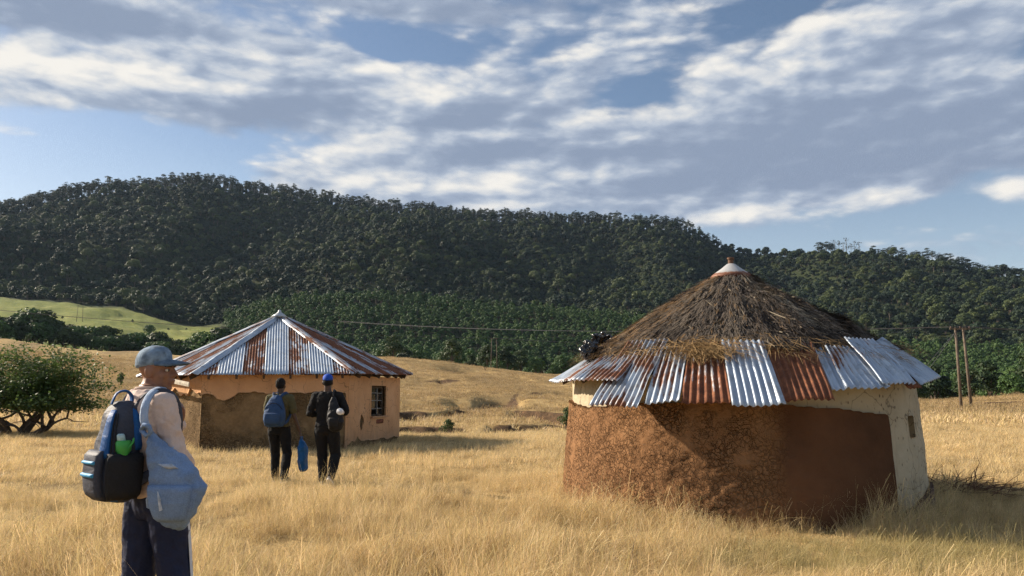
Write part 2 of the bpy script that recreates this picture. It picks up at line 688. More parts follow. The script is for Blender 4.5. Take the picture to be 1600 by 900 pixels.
def blot(px, r, wx, wr, depth, soil, rot=0):
    th = math.atan((px - 800) / FPX)
    x0, y0 = r * math.sin(th), r * math.cos(th)
    a = (GX - x0) * math.cos(rot) + (GY - y0) * math.sin(rot)
    b = -(GX - x0) * math.sin(rot) + (GY - y0) * math.cos(rot)
    n = .7 + .6 * fbm(GX / wx * 1.5, GY / wr * 2.5, 3)
    g = np.exp(-np.abs(a / wx) ** 3 - np.abs(b / wr) ** 3) * n
    GZ[:] -= g * depth
    SOIL[:] += g * soil


for (px, y_r, wx, wr, dp, so) in [(778, 104, 2.6, 9, 2.4, .95), (790, 97, 1.2, 5, .3, .7), (722, 97, 2.2, 7, 1.5, .5), (665, 88, 6, 5, 1.8, .45), (845, 92, 4, 6, 1.3, .5), (885, 84, 5, 5, 1.9, .6),
                                  (720, 205, 8, 7, 2.4, .7), (800, 185, 3, 5, .6, .3), (680, 150, 9, 8, .6, .15), (1560, 112, 16, 9, .5, .75), (1470, 118, 9, 8, .4, .6), (60, 240, 30, 7, 1, .3), (120, 120, 10, 8, .6, .15)]:
    blot(px, y_r, wx, wr, dp, so)
def scarp(pa, pb, r0, h, seed, tilt=0., soil=.95):
    """eroded step whose raw face looks down the slope"""
    wob = (fbm(GX / 3.5 + seed * 7, GX * 0 + seed, 3) - .5) * 7 + (CC - (pa + pb) / 2) * tilt
    u = RG - r0 - wob
    m = np.clip((CC - pa) / 18, 0, 1) * np.clip((pb - CC) / 18, 0, 1) * np.clip(fbm(GX / 2.2 + seed, GY * 0, 3) * 2.6 - .3, 0, 1)
    d = np.where(u < 0, np.exp(-(np.minimum(u, 0) / (3 + 2 * h)) ** 2), np.exp(-(u / .7) ** 2))
    GZ[:] -= m * d * h
    SOIL[:] += m * soil * np.exp(-((u - .2) / (.8 + .6 * h)) ** 2)


for k, (pa, pb, r0, h, ti) in enumerate([(590, 790, 50, .75, 0), (760, 920, 53, .6, 0), (610, 745, 71, 1.4, .10), (738, 806, 97, 2.6, .05), (790, 905, 68, 1.5, -.06), (700, 760, 84, 1.1, .1), (690, 745, 205, 2.2, 0), (560, 660, 120, .9, 0), (820, 900, 130, .8, 0),
                                         (640, 730, 160, .8, 0), (30, 140, 150, 1.0, 0), (0, 110, 90, .7, 0), (1440, 1580, 104, .6, 0), (1480, 1640, 122, .9, 0), (780, 860, 180, .8, 0), (430, 560, 54, .5, 0)]):
    scarp(pa, pb, r0, h * 1.45, k + 1, ti)
# cattle track up the far slope
track = [(742, 78), (762, 84), (785, 90), (797, 100), (806, 120), (815, 140), (832, 175)]
for (p0, q0), (p1, q1) in zip(track[:-1], track[1:]):
    for s in np.linspace(0, 1, 12):
        pp, qq = p0 + (p1 - p0) * s, q0 + (q1 - q0) * s
        th = math.atan((pp - 800) / FPX)
        g = np.exp(-((GX - qq * math.sin(th)) ** 2 / .5 + (GY - qq * math.cos(th)) ** 2 / 6))
        SOIL += g * .22
        GZ -= g * .03
SOIL = np.clip(SOIL, 0, 1)
GZ[:, :2] = 0


def hz(x, y):
    """ground height under (x, y)"""
    x = np.asarray(x, float)
    y = np.asarray(y, float)
    th = np.degrees(np.arctan2(x, y))
    r = np.hypot(x, y)
    i = np.clip(np.searchsorted(TH, th) - 1, 0, len(TH) - 2)
    j = np.clip(np.searchsorted(RR, r) - 1, 0, len(RR) - 2)
    u = np.clip((th - TH[i]) / (TH[i + 1] - TH[i]), 0, 1)
    v = np.clip((r - RR[j]) / (RR[j + 1] - RR[j]), 0, 1)
    return (GZ[i, j] * (1 - u) + GZ[i + 1, j] * u) * (1 - v) + (GZ[i, j + 1] * (1 - u) + GZ[i + 1, j + 1] * u) * v


def crest_r(px):
    return np.interp(px, XC, r5)


def polar(px, r):
    th = math.atan((px - 800) / FPX)
    x, y = r * math.sin(th), r * math.cos(th)
    return Vector((x, y, float(hz(x, y))))


def m_meadow(nt):
    p = POS(nt)
    n1 = NOISE(nt, p, .9, 6, .65)
    n2 = NOISE(nt, SCALE(nt, p, (1, .35, 1)), .12, 5, .6)
    n3 = NOISE(nt, SCALE(nt, p, (.6, 1.6, 1)), 5, 5, .7)
    straw = RAMP(nt, n1, [(.28, (.30, .20, .085)), (.5, (.44, .30, .13)), (.72, (.55, .40, .19))])
    dull = RAMP(nt, n3, [(.3, (.19, .135, .065)), (.7, (.36, .25, .115))])
    c = MIX(nt, SMOOTH(nt, n2, .42, .66), straw, dull)
    soil = RAMP(nt, NOISE(nt, p, 2.2, 5, .6), [(.3, (.07, .045, .028)), (.6, (.13, .08, .045)), (.8, (.26, .13, .06))])
    c = MIX(nt, SMOOTH(nt, MA(nt, 'ADD', ATTR(nt, 'soil', 'GEOMETRY'), MA(nt, 'MULTIPLY', MA(nt, 'SUBTRACT', n1, .5), .5)), .3, .62), c, soil)
    h = MA(nt, 'ADD', MA(nt, 'MULTIPLY', n3, .6), NOISE(nt, p, 18, 4, .7))
    return {'Base Color': c, 'Roughness': .95, 'Specular IOR Level': .1, 'Normal': BUMP(nt, h, .9, .12)}


def m_hill(nt):
    p = POS(nt)
    n1 = NOISE(nt, p, .05, 6, .65)
    n2 = NOISE(nt, p, .5, 5, .65)
    field = MIX(nt, .35, RAMP(nt, n1, [(.32, (.11, .145, .035)), (.5, (.20, .225, .055)), (.66, (.30, .285, .09))]), RAMP(nt, n2, [(.35, (.12, .15, .04)), (.65, (.28, .27, .085))]))
    floor_ = RAMP(nt, n2, [(.3, (.018, .026, .012)), (.7, (.045, .055, .022))])
    c = MIX(nt, ATTR(nt, 'soil', 'GEOMETRY'), floor_, field)
    return {'Base Color': c, 'Roughness': .95, 'Specular IOR Level': .1, 'Normal': BUMP(nt, n2, .6, .8)}


def grid_part(name, j0, j1, attr, mat):
    nt_, nr = len(TH), j1 - j0
    V = np.stack([GX[:, j0:j1], GY[:, j0:j1], GZ[:, j0:j1]], -1).reshape(-1, 3)
    ii, jj = np.meshgrid(np.arange(nt_ - 1), np.arange(nr - 1), indexing='ij')
    a = (ii * nr + jj).ravel()
    F = np.stack([a, a + 1, a + nr + 1, a + nr], -1)[:, ::-1]
    me = fast_mesh(name, V, F, True)
    at_ = me.attributes.new('soil', 'FLOAT', 'POINT')
    at_.data.foreach_set('value', attr[:, j0:j1].ravel().astype(np.float32))
    o = link(name, me, mat)
    o['kind'] = 'structure'
    return o


# pasture on the far slope to the left
top_r = np.interp(CC, XC, r8)
PASTURE = np.clip((345 - CC + 14 * (fbm(GX / 40, GY / 40, 3) - .5)) / 12, 0, 1) * np.clip((RG - 395) / 20, 0, 1) * np.clip((top_r + 18 - RG) / 12, 0, 1)
JS = int(np.searchsorted(RR, 365))
g_o = grid_part('ground', 0, JS + 1, SOIL, material('dry_meadow', m_meadow))
g_o['label'] = 'golden dry grass meadow and the far grassy slope'
h_o = grid_part('hill', JS, len(RR), PASTURE, material('hill_land', m_hill))
h_o['label'] = 'wooded mountain with a green pasture at its foot'


# ------------------------------------------------------------------ foliage
def m_leaf(name, dark, mid, light, trans=.3, nscale=.08, spread=.5):
    def fn(nt):
        r = RAND(nt)
        n = NOISE(nt, POS(nt), nscale, 3)
        f = MA(nt, 'ADD', MA(nt, 'MULTIPLY', r, spread), MA(nt, 'MULTIPLY', n, 1 - spread))
        c = RAMP(nt, f, [(.2, dark), (.5, mid), (.8, light)])
        return {'Base Color': c, 'Roughness': .6, 'Specular IOR Level': .25, 'trans': trans}
    return material(name, fn)


LEAF_WOOD = m_leaf('wood_leaves', (.013, .027, .016), (.026, .046, .022), (.11, .135, .040), .2, .010, .45)
LEAF_PLANT = m_leaf('plantation_leaves', (.040, .080, .024), (.060, .112, .032), (.090, .145, .040), .22, .02, .45)
LEAF_DARK = m_leaf('dark_leaves', (.022, .04, .016), (.035, .058, .02), (.06, .085, .028), .22, .05, .5)
LEAF_GUM = m_leaf('gum_leaves', (.022, .034, .018), (.034, .048, .024), (.05, .062, .03), .2, .05, .5)
LEAF_SHRUB = m_leaf('shrub_leaves', (.035, .06, .02), (.055, .09, .028), (.09, .12, .04), .3, 1.2, .2)
BARK = plain('bark', (.11, .085, .065), .9, .35, 14, .6)
BARK_PALE = plain('pale_bark', (.22, .19, .16), .9, .3, 3, .3)


def leaves(C, N, size, r, jitter=1, aspect=.55):
    """quads at centres C facing roughly N"""
    n = len(C)
    N = N + r.normal(0, jitter, (n, 3))
    N /= np.linalg.norm(N, axis=1)[:, None] + 1e-9
    T = np.cross(N, r.normal(0, 1, (n, 3)))
    T /= np.linalg.norm(T, axis=1)[:, None] + 1e-9
    B = np.cross(N, T)
    s = size * r.uniform(.6, 1.4, (n, 1))
    V = np.stack([C - T * s - B * s * aspect * .3, C - B * s * aspect, C + T * s, C + B * s * aspect], 1).reshape(-1, 3)
    F = np.arange(n * 4).reshape(-1, 4)
    return V, F


def crown_mesh(name, seed, clumps, n, size, jitter=.38):
    """clumps: (centre, radii); leaves over each clump's shell and a few inside"""
    r = np.random.default_rng(seed)
    C, N = [], []
    per = [max(6, int(n * (c[1][0] * c[1][1]) / sum(q[1][0] * q[1][1] for q in clumps))) for c in clumps]
    for (c, rad), k in zip(clumps, per):
        d = r.normal(0, 1, (k, 3))
        d /= np.linalg.norm(d, axis=1)[:, None]
        d[:, 2] = np.where(d[:, 2] < -.35, -d[:, 2], d[:, 2])
        s = r.uniform(.55, 1.08, (k, 1)) ** .6
        C.append(np.array(c) + d * np.array(rad) * s)
        N.append(d)
    V, F = leaves(np.concatenate(C), np.concatenate(N), size, r, jitter)
    return fast_mesh(name, V, F)


def round_tree(seed, h, w, n=900, size=.5, k=11, base=.28):
    """(trunk mesh, crown mesh) of a rounded broadleaf tree of height h, crown width w"""
    r = np.random.default_rng(seed)
    cl = []
    for i in range(k):
        a = 2.4 * i + r.uniform(-.4, .4)
        t = (i + .5) / k
        rr = w / 2 * math.sqrt(t) * .62
        z = h * (base + (1 - base) * (.80 - .52 * t + r.uniform(-.07, .1)))
        q = w * r.uniform(.17, .27)
        cl.append(((rr * math.cos(a), rr * math.sin(a), z), (q, q, q * r.uniform(.65, .9))))
    crown = crown_mesh('crown', seed, cl, n, size)
    m = MB()
    m.tube([(0, 0, -.4), (.02 * h, 0, h * .25), (0, .02 * h, h * .55)], [h * .028, h * .02, h * .01], 7)
    for c, q in cl[2:k:2]:
        m.tube([(.01 * h, 0, h * .22), (c[0] * .5, c[1] * .5, h * .22 + (c[2] - h * .22) * .6), c], [h * .013, h * .009, h * .003], 5)
    return m.mesh('trunk'), crown


def gum_tree(seed, h, n=620, size=.5, bare=False):
    """tall plantation tree: long bare stem, small tufted top"""
    r = np.random.default_rng(seed)
    m = MB()
    m.tube([(0, 0, -2), (r.uniform(-.2, .2), 0, h * .5), (r.uniform(-.4, .4), r.uniform(-.3, .3), h * .94)], [h * .013, h * .01, h * .003], 5)
    cl = []
    for i in range(9 if not bare else 7):
        z = h * r.uniform(.48 if not bare else .4, .95)
        a = r.uniform(0, 6.28)
        d = h * r.uniform(.03, .13) * (1.5 - z / h)
        q = h * r.uniform(.065, .115)
        c = (d * math.cos(a), d * math.sin(a), z)
        m.tube([(0, 0, z - h * .1), c], [h * .005, h * .002], 4)
        cl.append((c, (q, q, q * .8)))
        if bare:
            for b in range(3):
                m.tube([c, (c[0] + r.uniform(-1, 1) * h * .06, c[1] + r.uniform(-1, 1) * h * .06, c[2] + h * r.uniform(.03, .1))], [h * .003, h * .001], 3)
    cl.append(((0, 0, h * .95), (h * .06, h * .06, h * .06)))
    return m.mesh('trunk'), crown_mesh('crown', seed, cl, n if not bare else n // 5, size)


def joined(*ms):
    """one mesh out of several (for the uncountable wood)"""
    V, F, M, k = [], [], [], 0
    for i, m in enumerate(ms):
        for v in m.vertices:
            V.append(tuple(v.co))
        for p in m.polygons:
            F.append([a + k for a in p.vertices])
            M.append(i)
        k += len(m.vertices)
    me = bpy.data.meshes.new('tree')
    me.from_pydata(V, [], F)
    me.polygons.foreach_set('material_index', M)
    me.update()
    return me


def put_tree(name, loc, meshes, mats, rz, s, label, group=None, cat='tree'):
    e = empty(name, loc, rz, label, cat, group)
    e.scale = (s, s, s) if not hasattr(s, '__len__') else s
    link('trunk', meshes[0], mats[0], e)
    link('crown', meshes[1], mats[1], e)
    return e


def wood(n, rlo, rhi, pxlo=-160, pxhi=1760):
    """random ground points inside a fan of the valley"""
    px = rng.uniform(pxlo, pxhi, n)
    r = np.sqrt(rng.uniform(rlo ** 2, rhi ** 2, n))
    th = np.arctan((px - 800) / FPX)
    return px, r, r * np.sin(th), r * np.cos(th)


def thin(x, y, dmin):
    """drop points that crowd each other"""
    cell, keep = {}, []
    for i in range(len(x)):
        a, b = int(x[i] // dmin), int(y[i] // dmin)
        if all((x[i] - x[j]) ** 2 + (y[i] - y[j]) ** 2 > dmin * dmin for u in (-1, 0, 1) for v in (-1, 0, 1) for j in cell.get((a + u, b + v), ())):
            cell.setdefault((a, b), []).append(i)
            keep.append(i)
    return np.array(keep, int)


wood_protos = [joined(*round_tree(100 + i, h, w, 900, .62, 8, .3)) for i, (h, w) in enumerate([(11, 11), (13, 12), (9, 10), (14, 10), (10, 12), (12, 9)])]
for m in wood_protos:
    m.materials.append(BARK)
    m.materials.append(LEAF_WOOD)
px, r, x, y = wood(90000, 640, 1236)
ridge_off = 1250 - r
ok = (r > np.interp(px, XC, r8) + 22) & ~((px < 330) & (r < np.interp(px, XC, r8) + 24))
x, y, px, r = x[ok], y[ok], px[ok], r[ok]
k = thin(x, y, 5.6)
x, y = x[k], y[k]
n = len(x)
scatter('mountain_wood', np.stack([x, y, hz(x, y) - 1], 1), np.stack([0 * x, 0 * x, rng.uniform(0, 6.28, n)], 1), rng.choice([.42, .58, .75, .95, 1.3], n, p=[.22, .32, .25, .15, .06]) * rng.uniform(.85, 1.15, n), rng.integers(0, 6, n),
        [(m, None) for m in wood_protos], 'dense dark green wood covering the whole mountain side', 'woodland')

plant_protos = [joined(*round_tree(140 + i, h, w, 520, .4, 7, .2)) for i, (h, w) in enumerate([(9, 6), (10, 5.4), (8, 5.6), (11, 5)])]
for m in plant_protos:
    m.materials.append(BARK)
    m.materials.append(LEAF_PLANT)
px, r, x, y = wood(26000, 215, 655, 300)
ok = (r > crest_r(px) + 62) & ((px > 352) | (r > np.interp(px, XC, r8) + 25))
ok &= r < np.interp(px, XC, r8) + 30
x, y = x[ok], y[ok]
k = thin(x, y, 4.3)
x, y = x[k], y[k]
n = len(x)
scatter('valley_plantation', np.stack([x, y, hz(x, y) - .4], 1), np.stack([0 * x, 0 * x, rng.uniform(0, 6.28, n)], 1), rng.uniform(.75, 1.2, n), rng.integers(0, 4, n),
        [(m, None) for m in plant_protos], 'even green tree plantation filling the valley below the mountain', 'plantation')

# the front row of the wood, tree by tree
edge = [round_tree(200 + i, h, w, 1500, .34, 13, .12) for i, (h, w) in enumerate([(9, 8.5), (10.5, 8), (8, 9), (11, 7.5), (7, 7)])]
px, r, x, y = wood(2400, 170, 380, 350, 1720)
ok = (r > crest_r(px) + 16) & (r < crest_r(px) + 64)
ok &= ~((px > 905) & (px < 1400) & (r > crest_r(px) + 40))
x, y, px = x[ok], y[ok], px[ok]
k = thin(x, y, 6.2)[:290]
for i in k:
    q = rng.integers(0, 5)
    put_tree('valley_tree', (x[i], y[i], float(hz(x[i], y[i])) - .5), edge[q], (BARK, LEAF_DARK if rng.random() < .5 else LEAF_PLANT), rng.uniform(0, 6.28), rng.uniform(.7, 1.15),
             'leafy green tree in the front rows of the valley wood', 'trees along the front of the valley wood')

# line of tall bare-stemmed trees along the skyline
gums = [gum_tree(300 + i, h) for i, h in enumerate([25, 27, 23, 26, 24, 28])]
cnt = 0
pxs = -20.
while pxs < 1132:
    dens = 4.0 if (pxs < 420 or pxs > 500) else 4.6
    if not (408 < pxs < 424 or 488 < pxs < 494):
        p = polar(pxs, 1250 + rng.uniform(-14, 10))
        s = rng.uniform(.8, 1.12) * (1 if pxs < 1080 else .6) * (.8 if pxs < 60 else 1)
        q = rng.integers(0, 6)
        put_tree('ridge_tree', (p.x, p.y, p.z - 2), gums[q], (BARK_PALE, LEAF_GUM), rng.uniform(0, 6.28), (s * 1.25, s * 1.25, s),
                 'tall slender tree in the long row along the mountain skyline', 'row of trees on the mountain skyline')
        cnt += 1
    pxs += dens * rng.uniform(.6, 1.4)
ridge_protos = [joined(*g) for g in gums]
for m in ridge_protos:
    m.materials.append(BARK_PALE)
    m.materials.append(LEAF_GUM)
px, r, x, y = wood(900, 1256, 1300, -60, 1100)
n = len(x)
scatter('ridge_wood', np.stack([x, y, hz(x, y) - 2], 1), np.stack([0 * x, 0 * x, rng.uniform(0, 6.28, n)], 1), rng.uniform(.7, 1.0, n), rng.integers(0, 6, n), [(m, None) for m in ridge_protos],
        'tall trees standing deeper behind the skyline row', 'woodland')
bares = [gum_tree(330 + i, h, 260, .5, True) for i, h in enumerate([20, 22, 18])]
for i, pxx in enumerate([1286, 1292, 1299, 1306, 1312, 1319, 1326, 1331, 1338, 1344, 1351]):
    p = polar(pxx, 1246 + rng.uniform(-8, 8))
    b = i > 3
    put_tree('lone_ridge_tree', (p.x, p.y, p.z - 2), bares[i % 3] if b else gums[i], (BARK_PALE, LEAF_GUM), i * 1.7, (1.9, 1.9, rng.uniform(1.0, 1.35) * (1.1 if b else .85)),
             'thin nearly bare tree in the skyline clump right of the thatched hut' if b else 'leafy tree at the left end of the skyline clump above the thatched hut', 'bare clump on the right skyline' if b else 'leafy end of the right skyline clump')
for i, pxx in enumerate(np.linspace(1375, 1640, 44)):
    p = polar(pxx + rng.uniform(-3, 3), 1248 + rng.uniform(-10, 8))
    put_tree('shoulder_tree', (p.x, p.y, p.z - 3), gums[i % 6], (BARK_PALE, LEAF_GUM), i * 2.1, (1.3, 1.3, rng.uniform(.55, .85)),
             'small dark tree on the skyline falling to the right', 'trees on the falling right skyline')

# dark trees in the hollow on the left, lone tree in the pasture
top_x = [-60, 0, 40, 80, 120, 160, 200, 240, 280, 320, 350]
top_y = [488, 486, 484, 491, 501, 508, 515, 518, 523, 520, 510]
pxx, i = -50., 0
while pxx < 352:
    for rr, dy in ((334, 0), (322, 13)):
        q = i % 5
        p = polar(pxx + (rr - 334) * .4, rr + rng.uniform(-4, 4))
        yt = float(np.interp(pxx, top_x, top_y)) + dy + rng.uniform(-3, 7)
        h = EYE + slope_of(pxx, yt) * rr - p.z
        s = max(.35, h / [9, 10.5, 8, 11, 7][q])
        put_tree('hollow_tree', (p.x, p.y, p.z - .8), edge[q], (BARK, LEAF_DARK), i * 1.3, (s * 1.2, s * 1.2, s * 1.05),
                 'dark rounded tree in the belt below the green pasture on the left', 'belt of dark trees below the pasture')
        i += 1
    pxx += rng.uniform(13, 22)
for i, (a_, b_) in enumerate([(60, 560), (95, 610), (150, 545), (205, 600), (262, 560), (180, 480), (290, 600)]):
    p = polar(a_, b_)
    put_tree('pasture_bush', (p.x, p.y, p.z - .3), edge[i % 5], (BARK, LEAF_DARK), i, .26, 'small dark bush dotted on the green pasture', 'bushes on the pasture')
p = polar(232, 520)
put_tree('pasture_tree', p, edge[2], (BARK, LEAF_DARK), 1, .95, 'single round tree standing alone on the green pasture')


# ------------------------------------------------------------------ dry grass
def m_grass(nt):
    p = POS(nt)
    n1 = NOISE(nt, p, .55, 4, .6)
    n2 = NOISE(nt, SCALE(nt, p, (1, 1, .2)), 2.6, 3, .6)
    t = ATTR(nt, 'tone', 'GEOMETRY', 'Color')
    straw = RAMP(nt, MA(nt, 'ADD', MA(nt, 'MULTIPLY', n1, .5), MA(nt, 'MULTIPLY', n2, .5)),
                 [(.3, (.30, .20, .09)), (.40, (.60, .445, .22)), (.54, (.83, .66, .375)), (.66, (.71, .53, .265)), (.78, (.44, .305, .14))])
    far = SMOOTH(nt, SEP(nt, p)[1], 38, 70)
    dull = RAMP(nt, NOISE(nt, SCALE(nt, p, (.5, 1, 1)), .16, 5, .65), [(.34, (.20, .145, .075)), (.5, (.36, .26, .135)), (.66, (.52, .385, .205))])
    straw = MIX(nt, MA(nt, 'MULTIPLY', far, .8), straw, dull)
    # greener ground by the feet of the thatched hut and some green undergrowth
    sx, sy, sz = SEP(nt, p)
    q = MA(nt, 'ADD', MA(nt, 'POWER', MA(nt, 'DIVIDE', MA(nt, 'SUBTRACT', sx, 3.9), 2.4), 2), MA(nt, 'POWER', MA(nt, 'DIVIDE', MA(nt, 'SUBTRACT', sy, 7.6), 1.5), 2))
    g = MA(nt, 'EXPONENT', MA(nt, 'MULTIPLY', q, -1))
    gg = SMOOTH(nt, MA(nt, 'ADD', MA(nt, 'MULTIPLY', g, .5), MA(nt, 'MULTIPLY', NOISE(nt, p, 1.7, 4, .6), .62)), .52, .68)
    c = MIX(nt, MA(nt, 'MULTIPLY', gg, .55), straw, (.23, .225, .07))
    c = MIX(nt, 1, c, t, 'MULTIPLY')
    return {'Base Color': c, 'Roughness': .55, 'Specular IOR Level': .3, 'trans': .38}


GRASS = material('dry_grass', m_grass)


def tuft(seed, n, rad, hlo, hhi, width, bend=.5, lean=(.10, -.02), seg=3, stalk=0):
    r = np.random.default_rng(seed)
    V, F, T = [], [], []
    for i in range(n):
        a, q = r.uniform(0, 6.28), rad * math.sqrt(r.random())
        b = np.array([q * math.cos(a), q * math.sin(a), -.02])
        h = r.uniform(hlo, hhi)
        st = i < stalk
        if st:
            h *= 1.55
        w = width * r.uniform(.6, 1.3) * (.7 if st else 1)
        d = r.uniform(0, 6.28)
        dr = np.array([math.cos(d), math.sin(d)]) * r.uniform(.1, 1) * bend * (.45 if st else 1) + np.array(lean) * r.uniform(.3, 2)
        s = np.array([-math.sin(d + 1.1), math.cos(d + 1.1), 0]) * w / 2
        k0 = len(V)
        for j in range(seg + 1):
            t = j / seg
            c = b + np.array([dr[0] * h * t ** 1.8, dr[1] * h * t ** 1.8, h * t * (1 - .33 * t * np.hypot(*dr))])
            ww = (1 - t) ** .6 if not st else (1.0 if t < .8 else 1.6)
            if j == seg and not st:
                ww = .08
            V += [c - s * ww, c + s * ww]
        tone = r.uniform(.55, 1.12)
        tint = np.array([tone, tone * r.uniform(.93, 1.03), tone * r.uniform(.78, 1.1)])
        for j in range(seg):
            F.append((k0 + 2 * j, k0 + 2 * j + 1, k0 + 2 * j + 3, k0 + 2 * j + 2))
            T.append(tint)
    return fast_mesh('tuft', np.array(V), F, False, np.array(T))


HUT_C = Vector((3.36, 11.95, 0))
HUT_R = 2.47
LHUT_C = (-7.44, 25.13)         # regular hexagon, one face square to the path
LHUT = [(LHUT_C[0] + 3.85 * math.cos(R(a + 16.5)), LHUT_C[1] + 3.85 * math.sin(R(a + 16.5))) for a in (180, 240, 300, 0, 60, 120)]


def inside_huts(x, y, m=0.):
    a = np.hypot(x - HUT_C.x, y - HUT_C.y) < HUT_R + m
    b = np.ones_like(a)
    for (x0, y0), (x1, y1) in zip(LHUT, LHUT[1:] + LHUT[:1]):
        L = math.hypot(x1 - x0, y1 - y0)
        b &= ((x1 - x0) * (y - y0) - (y1 - y0) * (x - x0)) / L > -m
    return a | b


def grass(name, n, rlo, rhi, protos, slo, shi, label, pxlo=-140, pxhi=1740, far=False):
    px, r, x, y = wood(n, rlo, rhi, pxlo, pxhi)
    dens = fbm(x / 1.1, y / 1.1, 3)
    ok = ~inside_huts(x, y, .05)
    ok &= rng.random(n) < np.clip(dens * 3.4 - .75, .16, 1)
    if rhi > 20:
        i = np.clip(np.searchsorted(TH, np.degrees(np.arctan2(x, y))), 0, len(TH) - 1)
        j = np.clip(np.searchsorted(RR, r), 0, len(RR) - 1)
        ok &= rng.random(n) > SOIL[i, j] * 1.3
    x, y, r, dens = x[ok], y[ok], r[ok], dens[ok]
    m = len(x)
    s = rng.uniform(slo, shi, m) * (.22 + 1.45 * dens)
    if not far:
        near_wall = np.exp(-((np.hypot(x - HUT_C.x, y - HUT_C.y) - HUT_R) / .45) ** 2)
        s *= 1 + .35 * near_wall
        green = np.exp(-((x - 3.9) / 2.2) ** 2 - ((y - 7.6) / 1.3) ** 2)
        s *= 1 - .5 * green
    if rhi < 50:
        s *= 1 - .22 * np.clip((r - 8) / 4, 0, 1)
        for gx, gy in ((-3.97, 13.3), (-3.03, 12.8)):
            s *= 1 - .4 * np.exp(-((x - gx) ** 2 + (y - gy) ** 2) / .5)
    rot = np.stack([rng.normal(0, .16, m), rng.normal(0, .16, m), rng.uniform(-1.4, 1.4, m)], 1)
    idx = rng.integers(0, len(protos), m)
    return scatter(name, np.stack([x, y, hz(x, y)], 1), rot, s, idx, [(p, GRASS) for p in protos], label, 'grass')


grass('meadow_grass', 15000, 2.4, 14.5, [tuft(1, 80, .2, .10, .27, .0042, .9), tuft(2, 85, .21, .08, .22, .004, 1.1), tuft(3, 75, .19, .10, .30, .0042, .8, stalk=2),
                                        tuft(4, 80, .21, .07, .2, .004, 1.3), tuft(5, 75, .19, .10, .26, .0044, .9, stalk=1), tuft(6, 26, .12, .24, .42, .0042, .55, stalk=3), tuft(7, 9, .25, .4, .66, .0045, 1.25, (.2, -.1), 6), tuft(8, 60, .2, .06, .16, .0042, 1.5), tuft(9, 70, .24, .08, .22, .004, 1.5)], .75, 1.2,
      'long dry golden grass blades of the near meadow')
grass('middle_grass', 24000, 14.2, 44, [tuft(11, 70, .34, .10, .25, .008, .8), tuft(12, 70, .34, .08, .21, .008, 1.0), tuft(13, 66, .34, .11, .27, .008, .7, stalk=2), tuft(14, 20, .2, .2, .36, .007, .5)], .75, 1.2,
      'dry golden grass around the far hut and walkers')
grass('slope_grass', 52000, 43, 230, [tuft(21, 46, 1.0, .14, .34, .034, .7, seg=2), tuft(22, 46, 1.0, .12, .3, .034, .9, seg=2)], .8, 1.3,
      'short dry grass on the slope beyond the gully', far=True)


# ------------------------------------------------------------------ walls and roofs
def proj(p):
    d = Vector(p) - Vector((0, 0, EYE))
    f = d.y * math.cos(PITCH) + d.z * math.sin(PITCH)
    u = -d.y * math.sin(PITCH) + d.z * math.cos(PITCH)
    return 800 + FPX * d.x / f, 450 - FPX * u / f


def masked_sheet(name, fmap, u0, u1, nu, v0, v1, nv, mask, thick, bump=None, relax=2, smooth=True, back=0.):
    """a coat of mud or plaster: the cells where mask is true, with real edges `thick` deep"""
    U, Vv = np.meshgrid(np.linspace(u0, u1, nu + 1), np.linspace(v0, v1, nv + 1), indexing='ij')
    cu, cv = (U[:-1, :-1] + U[1:, 1:]) / 2, (Vv[:-1, :-1] + Vv[1:, 1:]) / 2
    K = mask(cu, cv).astype(bool)
    KP = np.pad(K, 1)
    cnt = KP[:-1, :-1].astype(int) + KP[1:, :-1] + KP[:-1, 1:] + KP[1:, 1:]
    bd = (cnt > 0) & (cnt < 4)
    for _ in range(relax):
        nU, nV = U.copy(), Vv.copy()
        su, sv, c = U * 1., Vv * 1., np.ones_like(U)
        for dx, dy in ((1, 0), (-1, 0), (0, 1), (0, -1)):
            b2 = np.roll(np.roll(bd, dx, 0), dy, 1)
            su += np.where(b2, np.roll(np.roll(U, dx, 0), dy, 1), 0)
            sv += np.where(b2, np.roll(np.roll(Vv, dx, 0), dy, 1), 0)
            c += b2
        inner = np.zeros_like(bd)
        inner[1:-1, 1:-1] = True
        w = bd & inner
        nU[w], nV[w] = (su / c)[w], (sv / c)[w]
        U, Vv = nU, nV
    off = np.full(U.shape, thick)
    if bump is not None:
        off = off + bump(U, Vv) * np.where(bd, .4, 1)
    front = fmap(U, Vv, off).reshape(-1, 3)
    rear = fmap(U, Vv, np.full(U.shape, back)).reshape(-1, 3)
    n = len(front)
    W = nv + 1
    idx = np.arange((nu + 1) * W).reshape(nu + 1, W)
    a = idx[:-1, :-1][K]
    F = [np.stack([a, a + W, a + W + 1, a + 1], 1)]
    for axis in (0, 1):
        d = np.diff(np.pad(K.astype(int), ((1, 1), (0, 0)) if axis == 0 else ((0, 0), (1, 1))), axis=axis)
        i, j = np.nonzero(d)
        e0 = idx[i, j]
        e1 = idx[i, j + 1] if axis == 0 else idx[i + 1, j]
        flip = (d[i, j] > 0) ^ (axis == 1)
        p, q = np.where(flip, e1, e0), np.where(flip, e0, e1)
        F.append(np.stack([p, q, q + n, p + n], 1))
    F = np.concatenate(F)
    V = np.concatenate([front, rear])
    used = np.unique(F)
    re = np.zeros(len(V), int)
    re[used] = np.arange(len(used))
    return fast_mesh(name, V[used], re[F], False if not smooth else True)


def face_map(A, B):
    A, B = np.array(A, float), np.array(B, float)
    d = B - A
    L = np.hypot(*d)
    n = np.array([d[1], -d[0]]) / L

    def fm(u, v, off):
        return np.stack([A[0] + d[0] * u / L + n[0] * off, A[1] + d[1] * u / L + n[1] * off, v], -1)
    return fm, L


